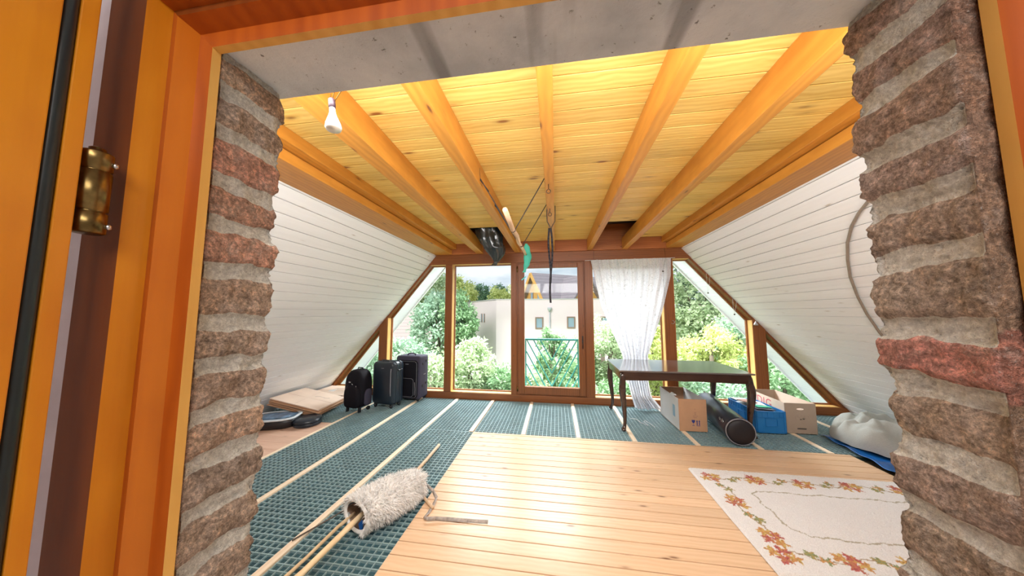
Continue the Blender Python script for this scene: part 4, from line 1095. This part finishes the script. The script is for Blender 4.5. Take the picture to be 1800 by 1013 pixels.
b = MB(); b.tube([(-1.455, 2.02, .060), (-1.49, 1.90, .045), (-1.515, 1.68, .022), (-1.55, 1.25, .012)], [.015, .012, .011, .012], 10); o = b.build('bamboo_cane', M['bamboo']); tag(o, 'thinner cane left of the thick bamboo, sticking out of the sheepskin', 'cane')
b = MB(); b.tube([(-1.74, 1.80, .006), (-1.62, 2.03, .02), (-1.5, 2.25, .05)], .005, 8); o = b.build('thin_rod', M['darkcane']); tag(o, 'thin dark rod lying across the pale joist beside the sheepskin', 'rod')
b = MB(); b.tube([(-1.38, 2.38, .10), (-1.40, 2.55, .05), (-1.36, 2.78, .006)], .003, 6); o = b.build('thin_wire', M['darkcane']); tag(o, 'thin dark wire curving out behind the sheepskin', 'wire')
b = MB(); q = A+Vector((.045, -.0, -.045)); b.prism([(q.x-.014, q.z+.01), (q.x+.004, q.z+.03), (q.x+.018, q.z+.012), (q.x+.016, q.z-.035), (q.x+.0, q.z-.045)], 1, q.y-.02, q.y-.008); o = b.build('blue_tag', M['ink'], S); o.data.materials.clear(); o.data.materials.append(plain('bright_blue_tag', (.01, .10, .38), .5, bump=0))
def ribbon(b, pts, wd, up_list=None):
    pts = [Vector(p) for p in pts]; L_ = []; R_ = []
    for i, p in enumerate(pts):
        t_ = (pts[min(i+1, len(pts)-1)]-pts[max(i-1, 0)]).normalized(); u_ = Vector(up_list[i]).normalized(); 
        L_.append(p-u_*wd/2); R_.append(p+u_*wd/2)
    for i in range(len(pts)-1): b.quad([L_[i], R_[i], R_[i+1], L_[i+1]])
b = MB(); b.smooth = True
pp = [(-1.16, 2.50, .06), (-1.10, 2.44, .05), (-1.02, 2.39, .036), (-.97, 2.34, .020), (-.965, 2.27, .006), (-.965, 2.19, .004), (-.97, 2.13, .012), (-.955, 2.105, .022), (-.93, 2.10, .022), (-.88, 2.115, .020), (-.80, 2.125, .016), (-.65, 2.135, .014), (-.50, 2.15, .010)]
uu = [(0, .2, 1), (0, .4, 1), (.2, .6, 1), (.7, .5, .5), (1, 0, 0), (1, 0, 0), (1, 0, .6), (.4, .2, 1), (0, .4, 1), (0, .3, 1), (0, .8, 1), (0, 1, .5), (0, 1, .8)]
ribbon(b, pp, .024, uu)
o = b.build('webbing_strap', M['belt'], solid=.0018, fix=False); tag(o, 'loose grey-brown webbing strap trailing from the sheepskin onto the planks', 'strap')
b = MB(); b.tube([(-1.17, 2.42, .045), (-1.08, 2.34, .014), (-1.0, 2.27, .013), (-.95, 2.23, .014)], .012, 8); o = b.build('wooden_peg', M['birch']); tag(o, 'short wooden peg at the plank edge beside the webbing strap', 'peg')
b = MB(); b.tube([(1.03, 4.45, .0), (1.06, 4.42, .012), (1.10, 4.40, .01), (1.13, 4.30, .002), (1.20, 4.22, .0), (1.17, 4.32, .014), (1.20, 4.36, .012), (1.24, 4.30, .0), (1.27, 4.18, -.003)], .0035, 6)
tag(b.build('white_cord', M['wire']), 'thin white cord curled on the grid mat under the table', 'cord')

# --- cable loop on the right slope
cp_ = [(2.22, 2.22, 2.37), (2.26, 2.38, 2.325), (2.31, 2.52, 2.268), (2.37, 2.65, 2.202), (2.46, 2.8, 2.097), (2.57, 2.94, 1.974), (2.69, 3.07, 1.835), (2.84, 3.19, 1.657), (2.98, 3.28, 1.496), (3.13, 3.35, 1.32), (3.3, 3.4, 1.12)]
b = MB(); b.tube([(x-.014, y-.003, z-.012) for x, y, z in cp_], .0105, 10)
tag(b.build('power_cable', M['cable']), 'thick brown cable curving down the right white boarded slope', 'cable')

# --- ceiling things
S = thing('reflector_bulb', 'frosted reflector spot bulb hanging on thin wires behind the lintel', 'lamp', (-.735, .80, 2.30))
b = MB(); tM = Matrix.Rotation(math.radians(-7), 4, 'Y')
b.lathe([(.001, -.205), (.022, -.203), (.0245, -.197), (.0225, -.185), (.013, -.158), (.0095, -.145), (.0085, -.128), (.001, -.127)], 28, tM)
b.build('bulb', M['bulb'], S)
MB().lathe([(.001, -.128), (.0105, -.127), (.0105, -.098), (.007, -.094), (.001, -.093)], 16, tM).build('socket', M['socket'], S)
b = MB(); b.tube([(.008, 0, -.098), (-.01, -.01, .20)], .0012, 5); b.tube([(.014, 0, -.098), (.06, .01, .20)], .0012, 5); b.tube([(.018, 0, -.110), (.16, .0, .10), (.22, .0, .26)], .0013, 5); b.build('lamp_wire', M['brass'], S)
def eye_hook(x, y, z, lab, r=.017):
    b = MB(); b.tube([(x, y, z+.01), (x, y, z-.045)]+[(x+r*math.sin(a), y, z-.045-r+r*math.cos(a)) for a in [math.radians(20+i*20) for i in range(17)]], .0032, 7)
    tag(b.build('ceiling_hook', M['iron']), lab, 'hook')
eye_hook(-.045, 2.33, 2.562, 'dark iron ring hook in the central beam, nearer to the doorway')
eye_hook(-.045, 2.90, 2.562, 'dark iron ring hook in the central beam just before the black strap fork')
b = MB(); b.tube([(-.075, 2.93, 2.60), (-.078, 2.93, 2.52), (-.075, 2.94, 2.44), (-.045, 2.95, 2.385), (-.040, 2.95, 2.36), (-.03, 2.95, 2.385), (.005, 2.94, 2.44), (.008, 2.93, 2.52), (.008, 2.93, 2.60)], .0042, 7)
S = b.build('strap_fork', M['rope']); tag(S, 'black cord fork over the central beam holding two long black straps', 'strap')
for (x0, y0_, zb_, sw) in ((-.040, 2.952, 1.60, .015), (-.055, 2.958, 1.80, -.01)):
    b = MB(); b.smooth = True; P = [(x0+sw*math.sin(i*.35), y0_+.004*math.sin(i), 2.375-(2.375-zb_)*i/16) for i in range(17)]
    ribbon(b, P, .020, [(1, .25*math.sin(i*.8), 0) for i in range(17)]); b.build('hanging_strap', M['strap'], S, solid=.003, fix=False)
# branch hung in two rope slings
b = MB(); P = [(-.335, 1.90, 2.205), (-.340, 2.15, 2.198), (-.343, 2.32, 2.185), (-.336, 2.55, 2.195), (-.352, 2.78, 2.19), (-.350, 2.92, 2.195), (-.338, 3.08, 2.18), (-.335, 3.27, 2.17)]
b.tube(P, [.0185, .019, .0195, .018, .0185, .018, .016, .015], 12)
tag(b.build('peeled_branch', M['birch']), 'crooked peeled branch hanging horizontally in two black rope slings', 'branch')
for (y, lab, yc, zc) in ((2.32, 'black rope sling around the branch, nearer to the doorway', 2.33, 2.185), (2.90, 'black rope sling around the branch, nearer to the window', 2.92, 2.194)):
    b = MB(); b.tube([(-.612, y-.08, 2.70), (-.610, y-.06, 2.62), (-.36, y, zc+.005), (-.352, y, zc-.017), (-.338, y, zc-.020), (-.325, y, zc-.012), (-.322, y+.002, zc+.006), (-.078, yc+.03, 2.63)], .0042, 7)
    b.tube([(-.606, y-.07, 2.60), (-.606, y+.25, 2.64)], .0035, 6)
    tag(b.build('rope_sling', M['rope']), lab, 'rope', 'rope slings of the branch')
b = MB()
def tb(u, v):
    a = 2*math.pi*u; cx_ = -.330+.03*math.sin(v*3.0)-.03*v; z = 2.30-.335*v
    rx_ = lerp_tab(v, [(0, .012), (.1, .030), (.4, .042), (.75, .034), (.9, .014), (1, .020)]); ry_ = rx_*.55
    r_ = 1+.22*mnoise.noise(Vector((math.cos(a)*2, math.sin(a)*2, v*5)))
    return (cx_+rx_*r_*math.cos(a), 3.29+ry_*r_*math.sin(a), z)
tag(MB().grid(tb, 28, 34, closed_u=True).build('plastic_bag', M['teal'], fix=False), 'limp teal plastic bag hanging on the far tip of the branch', 'bag')
b = MB(); b.tube([(-.345, 3.29, 1.97), (-.35, 3.29, 1.92)], .0015, 5); o = b.build('bag_string', M['wire']); tag(o, 'thin string below the teal bag with a bright teal clip', 'string')
MB().beam((-.335, 3.29, 1.915), (-.385, 3.29, 1.875), .018, .010).build('clip', M['tealsolid'], o, bevel=.003)
b = MB(); b.tube([(-.60, 3.35, 2.40), (-.44, 3.32, 2.42)], .008, 8)
# black bag stuffed from the ceiling opening
def bb(u, v):
    a = 2*math.pi*u
    cx_ = lerp_tab(v, [(0, -1.03), (.4, -.95), (.75, -.875), (.9, -.88), (1, -.92)]); cy_ = 4.20+.06*v; z = 2.84-.62*v
    rx_ = lerp_tab(v, [(0, .21), (.35, .195), (.6, .15), (.82, .075), (.93, .028), (1, .045)]); ry_ = min(.12, rx_*.8)
    r_ = 1+.16*mnoise.fractal(Vector((math.cos(a)*2.2, math.sin(a)*2.2, v*3.5)), 1, 2, 4)+.05*math.sin(a*9+v*7)
    x = cx_+rx_*r_*math.cos(a)
    if z > 2.55: x = max(-1.245, min(-.725, x))
    return (x, cy_+ry_*r_*math.sin(a), z)
tag(MB().grid(bb, 60, 60, closed_u=True).build('bin_bag', M['bagblack'], fix=False), 'black crumpled bin bag bulging out of the left ceiling opening', 'bag')

# ================================================================== OUTSIDE
GZ = -4.2
struct(MB().box(-60, 60, 6.5, 90, GZ-.2, GZ).build('ground', plain('meadow_grass', (.22, .34, .10), .9, var=.4, scale=1.2)))
# railing
S = thing('balcony_railing', 'green painted steel railing with nested V bars outside the glazed door', 'railing', (-.09, 5.60, 0))
b = MB(); b.box(-.50, .50, -.022, .022, .975, 1.01); b.build('top_rail', M['railing'], S, bevel=.004)
b = MB(); b.box(-.50, .50, -.018, .018, .055, .08); b.build('bottom_rail', M['railing'], S)
for x in (-.49, .49): b = MB(); b.box(x-.012, x+.012, -.012, .012, .0, .975); b.build('end_post', M['railing'], S)
sl_ = .55
for zc in (.60, .365, .13, -.105, -.34, -.575):
    for sgn in (-1, 1):
        x1 = (.975-zc)*sl_; p0 = Vector((0, 0, zc)); p1 = Vector((sgn*x1, 0, .975))
        if x1 > .478: p1 = Vector((sgn*.478, 0, zc+.478/sl_))
        if zc < .08: p0 = Vector((sgn*(.08-zc)*sl_, 0, .08))
        if p1.z-p0.z < .05 or abs(p0.x) > .47: continue
        b = MB(); b.beam(p0, p1, .020, .020, up=(0, 1, 0)); b.build('bar', M['railing'], S)
struct(MB().box(-.75, .6, 5.23, 5.68, -.10, .0).build('floor_balcony', M['plaster']))
# flat roofed house
PK = plain('pink_white_render', (.82, .68, .71), .9, var=.02, scale=2, bump=0)
WF = plain('brown_window_frame', (.30, .20, .15), .6, bump=0)
PN = NT('far_window_glass'); PN.base((.30, .40, .50)); PN.rough(.12); PN = PN.m
S = thing('flat_roofed_house', 'pale pink flat-roofed house right outside the balcony door', 'house', (-3.15, 15.2, GZ))
hz_ = 2.2-GZ
b = MB(); P = [(0, 0), (8.0, .55), (7.6, 6.5), (-2.8, 3.8)]
b.loft([[(x, y, 0) for x, y in P], [(x, y, hz_) for x, y in P]]); b.build('house_wall', PK, S)
b = MB(); b.loft([[(x*1.01-.03, y*1.01-.03, hz_) for x, y in P], [(x*1.01-.03, y*1.01-.03, hz_+.04) for x, y in P]]); b.build('roof_edge', plain('grey_roof_edge', (.55, .53, .53), .6, bump=0), S)
def front_win(x, z0, z1, w_):
    ang = math.atan2(.55, 8.0); Mx = Matrix.Translation((x, x*.55/8.0, 0)) @ Matrix.Rotation(ang, 4, 'Z')
    b = MB(); f = .06
    for q in ((0, f, z0, z1), (w_-f, w_, z0, z1), (f, w_-f, z0, z0+f), (f, w_-f, z1-f, z1)): b.box(q[0], q[1], -.05, -.002, q[2]-GZ, q[3]-GZ, Mx)
    o = b.build('window', WF, S); MB().box(f, w_-f, -.02, -.002, z0+f-GZ, z1-f-GZ, Mx).build('pane', PN, o)
front_win(2.07, .66, 1.27, .42); front_win(3.72, .70, 1.30, .42); front_win(5.45, .70, 1.30, .42)
ang = math.atan2(3.8, -2.8)
for u in (1.55, 1.95):
    Mx = Matrix.Translation((-2.8*u/4.72, 3.8*u/4.72, 0)) @ Matrix.Rotation(math.atan2(3.8, -2.8)+math.pi, 4, 'Z')
    o = MB().box(-.14, .0, -.04, -.004, .95-GZ, 1.45-GZ, Mx).build('window', WF, S)
    MB().box(-.12, -.03, -.05, -.041, .98-GZ, 1.42-GZ, Mx).build('pane', PN, o)
b = MB(); b.tube([(2.83, .12, .2), (2.83, .12, 1.55-GZ)], .03, 8); b.lathe([(.04, 1.55-GZ), (.11, 1.68-GZ), (.11, 1.78-GZ)], 10, Matrix.Translation((2.83, .12, 0))); b.build('downpipe', plain('zinc_pipe', (.50, .52, .54), .5, bump=0), S)

# gabled house behind
S = thing('gabled_house', 'ochre timber gabled house with grey tiled roof behind the flat-roofed house', 'house', (-2.4, 28.2, GZ), math.radians(35))
TL = NT('grey_roof_tiles'); sx = TL.n('SeparateXYZ'); TL.l(TL.obj(), sx.inputs[0])
st_ = TL.math('FRACT', TL.math('MULTIPLY', sx.outputs[2], 3.0)); tcx = TL.math('FRACT', TL.math('MULTIPLY', sx.outputs[0], 3.3))
TL.base(TL.mix(TL.ramp(st_, [(.0, (1,)*3), (.16, (0,)*3)]), TL.mix(TL.noise(TL.obj(), 3, 3), (.33, .28, .31), (.42, .37, .40)), (.17, .14, .17))); TL.rough(.8); TL.bump(st_, .6, .05); TL = TL.m
OC = wood('ochre_timber_gable', (.78, .44, .14), (.70, .37, .10), (.4, .2, .05), 2, 0, .25, 0, .8, knots=0)
zr_ = 5.45-GZ; ze_ = 1.2-GZ; hw_ = 3.3; LL = 9.5
b = MB(); b.prism([(-hw_+.35, 0), (hw_-.35, 0), (hw_-.35, ze_+.3), (0, zr_-.25), (-hw_+.35, ze_+.3)], 0, .5, LL); b.build('timber_wall', OC, S)
b = MB()
for s_ in (-1, 1):
    b.loft([[(0, 0, zr_), (0, s_*hw_, ze_), (0, s_*hw_, ze_-.18), (0, 0, zr_-.22)], [(LL+.4, 0, zr_), (LL+.4, s_*hw_, ze_), (LL+.4, s_*hw_, ze_-.18), (LL+.4, 0, zr_-.22)]])
b.build('tiled_roof', TL, S)
b = MB()
for s_ in (-1, 1): b.beam((-.04, 0, zr_-.12), (-.04, s_*hw_, ze_-.10), .08, .34, up=(0, 0, 1))
b.build('barge_board', OC, S)
for yq_ in (-.75, .55):
    o = MB().box(.44, .50, yq_-.24, yq_+.24, 2.9-GZ-.3, 3.75-GZ-.2).build('window', WF, S); MB().box(.42, .439, yq_-.17, yq_+.17, 2.95-GZ-.25, 3.68-GZ-.2).build('pane', PN, o)
# cross gable
b = MB(); xc = 3.75; b.loft([[(xc-1.4, yy_, 0), (xc+1.4, yy_, 0), (xc+1.4, yy_, 2.9-GZ), (xc, yy_, 4.75-GZ), (xc-1.4, yy_, 2.9-GZ)] for yy_ in (-3.6, -.1)]); b.build('timber_wall', OC, S)
b = MB()
for s_ in (-1, 1): b.loft([[(xc, yy_, 5.05-GZ), (xc+s_*2.0, yy_, 2.4-GZ), (xc+s_*2.0, yy_, 2.2-GZ), (xc, yy_, 4.8-GZ)] for yy_ in (-4.1, 0)])
b.build('tiled_roof', TL, S)

# red tiled house on the left
S = thing('red_tiled_house', 'house with a pale red tiled roof behind the big tree at left', 'house', (-15.6, 26, GZ), math.radians(12))
TR = NT('pale_red_roof_tiles'); sx = TR.n('SeparateXYZ'); TR.l(TR.obj(), sx.inputs[0])
st_ = TR.math('FRACT', TR.math('MULTIPLY', sx.outputs[2], 3.2))
TR.base(TR.mix(TR.ramp(st_, [(.0, (1,)*3), (.22, (0,)*3)]), (.80, .66, .62), (.60, .44, .42))); TR.rough(.8); TR = TR.m
b = MB(); b.box(-3, 4, -.2, 5.5, 0, -.8-GZ); b.build('house_wall', M['plaster'], S)
b = MB(); b.prism([(-.6, -1.1-GZ), (2.6, 2.6-GZ), (5.9, -1.1-GZ)], 0, -3.4, 4.4); b.build('tiled_roof', TR, S)

# --- trees and shrubs
def leafmat(name, c1, c2, tr=.35):
    k = NT(name); f = k.noise(k.obj(), 1.7, 3); f2 = k.noise(k.obj(), 12, 2)
    c = k.ramp(k.math('ADD', k.math('MULTIPLY', f, .6), k.math('MULTIPLY', f2, .4)), [(.36, c1), (.64, c2)])
    d = k.n('BsdfDiffuse'); t = k.n('BsdfTranslucent'); k.l(c, d.inputs['Color']); k.l(c, t.inputs['Color'])
    mx = k.n('MixShader'); mx.inputs[0].default_value = tr; k.l(d.outputs[0], mx.inputs[1]); k.l(t.outputs[0], mx.inputs[2])
    k.l(mx.outputs[0], k.t.nodes['Material Output'].inputs['Surface']); return k.m
LM = {'pale': leafmat('pale_green_leaves', (.40, .52, .30), (.68, .76, .52)), 'mid': leafmat('mid_green_leaves', (.20, .36, .17), (.44, .60, .36)),
      'dark': leafmat('dark_green_leaves', (.12, .24, .14), (.28, .42, .27)), 'yellow': leafmat('yellow_green_leaves', (.48, .56, .18), (.80, .82, .40)),
      'blue': leafmat('blue_green_leaves', (.30, .46, .33), (.58, .72, .54))}
BARK = plain('tree_bark', (.16, .12, .09), .9)
def plant(name, label, cat, x, y, zc, rx_, ry_, rz_, mat, n, leaf, seed, group, trunk=True, pointy=0):
    rs = np.random.RandomState(seed)
    S = thing(name, label, cat, (x, y, GZ), 0, group)
    ncl = max(14, n//110)
    u = rs.normal(size=(ncl, 3)); u /= np.linalg.norm(u, axis=1)[:, None]; rad = rs.uniform(.55, 1.0, ncl)[:, None]**.6
    cc_ = u*rad*np.array([rx_, ry_, rz_]); cc_[:, 2] = np.where(cc_[:, 2] > 0, cc_[:, 2]*(1+pointy*rs.rand(ncl)), cc_[:, 2])
    which = rs.randint(0, ncl, n); cr_ = min(rx_, rz_)*.36
    off = rs.normal(size=(n, 3)); off /= np.linalg.norm(off, axis=1)[:, None]; off *= (rs.rand(n)**.4)[:, None]*cr_*rs.uniform(.6, 1.25, ncl)[which][:, None]
    P = cc_[which]+off; P[:, 2] += zc-GZ
    d = rs.normal(size=(n, 3)); d[:, 2] -= .3; d /= np.linalg.norm(d, axis=1)[:, None]
    s = rs.normal(size=(n, 3)); s -= d*(s*d).sum(1)[:, None]; s /= np.linalg.norm(s, axis=1)[:, None]
    L_ = leaf*rs.uniform(.6, 1.3, n)[:, None]
    V = np.stack([P, P+d*L_*.5+s*L_*.24, P+d*L_, P+d*L_*.5-s*L_*.24], 1).reshape(-1, 3)
    F = np.arange(4*n).reshape(-1, 4)
    me = bpy.data.meshes.new('foliage'); me.from_pydata(V.tolist(), [], F.tolist()); me.materials.append(LM[mat]); me.update()
    o = bpy.data.objects.new('foliage', me); C.objects.link(o); o.parent = S
    # inner leaf masses, one per clump, so the crown is not see-through
    b = MB(); b.tube([(0, 0, 0), (.05, 0, (zc-GZ)*.6), (0, .05, zc-GZ)], [.16, .12, .06], 8)
    for i in range(min(10, ncl)): b.tube([(0, 0, (zc-GZ)*.75), tuple(np.array([0, 0, zc-GZ])+cc_[i]*.8)], [.06, .02], 5)
    b.build('trunk', BARK, S)
G1, G2, G3 = 'shrubs close below the windows', 'trees in the gardens', 'trees on the far hill'
plant('deciduous_tree', 'tall pale blue-green tree filling the view left of the flat-roofed house', 'tree', -5.75, 14, .65, 1.25, 1.3, 1.9, 'blue', 9000, .20, 1, G2)
plant('deciduous_tree', 'pale feathery tree top above the leftmost big tree, near the eaves', 'tree', -7.4, 17, 2.6, 1.3, 1.2, 1.3, 'pale', 4500, .22, 2, G2)
plant('deciduous_tree', 'mid green tree directly beside the left corner of the flat-roofed house', 'tree', -4.55, 13.4, .9, .85, .9, 1.6, 'mid', 5500, .17, 3, G2)
plant('deciduous_tree', 'yellow-green tree behind the left corner of the flat-roofed house', 'tree', -8.9, 24, 3.1, 1.9, 1.5, 1.4, 'yellow', 4500, .28, 4, G2)
plant('leafy_shrub', 'dark blue-green bush low behind the suitcases', 'bush', -5.9, 10.6, -.45, 1.5, .9, .85, 'blue', 5000, .14, 5, G1)
plant('leafy_shrub', 'very pale bush seen just above the large soft suitcase', 'bush', -3.95, 8.9, -.55, .95, .8, .85, 'pale', 5000, .12, 6, G1)
plant('leafy_shrub', 'big pale green bush filling the lower half of the left fixed pane', 'bush', -2.75, 9.4, -.55, .85, .8, 1.15, 'pale', 8000, .12, 7, G1)
plant('leafy_shrub', 'lower green bush to the right in the left fixed pane', 'bush', -1.65, 9.2, -1.15, .75, .7, .95, 'mid', 5000, .12, 8, G1)
plant('leafy_shrub', 'upright green shrub with pointed shoots behind the green railing', 'bush', -.12, 9.8, -.15, .55, .55, .95, 'mid', 5000, .12, 9, G1, pointy=.25)
plant('leafy_shrub', 'low pale bush at the left behind the green railing', 'bush', -.75, 9.0, -1.0, .6, .6, .8, 'pale', 3500, .12, 10, G1)
plant('leafy_shrub', 'low green bush at the right behind the green railing', 'bush', .75, 9.0, -.75, .6, .6, .8, 'mid', 3500, .12, 11, G1)
plant('leafy_shrub', 'tall yellow-green shrub left of the hanging curtain', 'bush', 1.45, 9.6, .25, .75, .7, 1.15, 'pale', 6500, .12, 12, G1)
plant('leafy_shrub', 'low bush behind the table left legs', 'bush', 1.75, 8.2, -1.05, .8, .6, .75, 'mid', 4000, .11, 13, G1)
plant('leafy_shrub', 'yellow-green shrub showing between curtain and right post', 'bush', 3.0, 9.6, .1, .7, .7, 1.2, 'yellow', 5000, .12, 14, G1)
plant('deciduous_tree', 'tall pale green willow-like tree right of the curtain', 'tree', 6.6, 14.5, 1.9, 1.35, 1.2, 1.9, 'pale', 9000, .20, 15, G2, pointy=.15)
plant('conifer_tree', 'tall dark blue-green tree behind the pale tree at right', 'tree', 10.2, 20, 2.6, 2.3, 1.5, 2.9, 'dark', 8000, .26, 16, G2)
plant('conifer_tree', 'dark tree top at the upper left of the right window', 'tree', 8.9, 22, 4.6, 1.3, 1.2, 1.6, 'dark', 4000, .26, 17, G2)
plant('leafy_shrub', 'bright yellow shrub above the table top at right', 'bush', 5.0, 10.4, .1, 1.05, .8, .85, 'yellow', 8500, .12, 18, G1)
plant('leafy_shrub', 'blue-green shrub beneath the bright yellow shrub', 'bush', 4.6, 9.2, -1.1, 1.2, .7, .8, 'blue', 5500, .12, 19, G1)
plant('leafy_shrub', 'pale bush behind the rightmost post', 'bush', 6.6, 11.0, .6, .95, .8, 1.1, 'blue', 5500, .14, 20, G1)
plant('leafy_shrub', 'green shrub low in the small triangular right pane', 'bush', 6.3, 9.4, -.35, 1.0, .8, .75, 'mid', 5500, .13, 21, G1)
far = [(-15.2, 40, 3.4, 1.9, 'yellow', 'yellow-green tree at the left end of the far hill line'), (-12.9, 42, 4.2, 1.8, 'yellow', 'second yellow-green tree along the far hill line'), (-10.8, 42, 4.3, 1.35, 'dark', 'round dark green tree on the far hill, taller of two'), (-9.0, 46, 4.6, 1.3, 'dark', 'smaller round dark tree on the far hill'), (-8.3, 40, 3.6, 1.6, 'yellow', 'yellow tree on the far hill right above the flat roof'), (-6.8, 40, 3.6, 1.5, 'yellow', 'yellow tree on the far hill half hidden by the door post')]
for i, (x, y, z, r_, mt, lab) in enumerate(far): plant('deciduous_tree', lab, 'tree', x, y, z, r_, r_, r_, mt, 2200, .34, 40+i, G3)
# wooded slope far behind
b = MB()
def hill(u, v):
    x = -60+120*u; y = 45+30*v
    z = GZ+.4+(6.2*math.sin(math.pi*min(1, v*1.1)/2))*(.75+.35*math.sin(u*7+1.3))+.5*mnoise.noise(Vector((x*.3, y*.3, 0)))
    return (x, y, z)
struct(MB().grid(hill, 60, 16).build('hill_slope', plain('wooded_hill', (.26, .36, .16), .95, var=.35, scale=.8, bump=.5), fix=False))
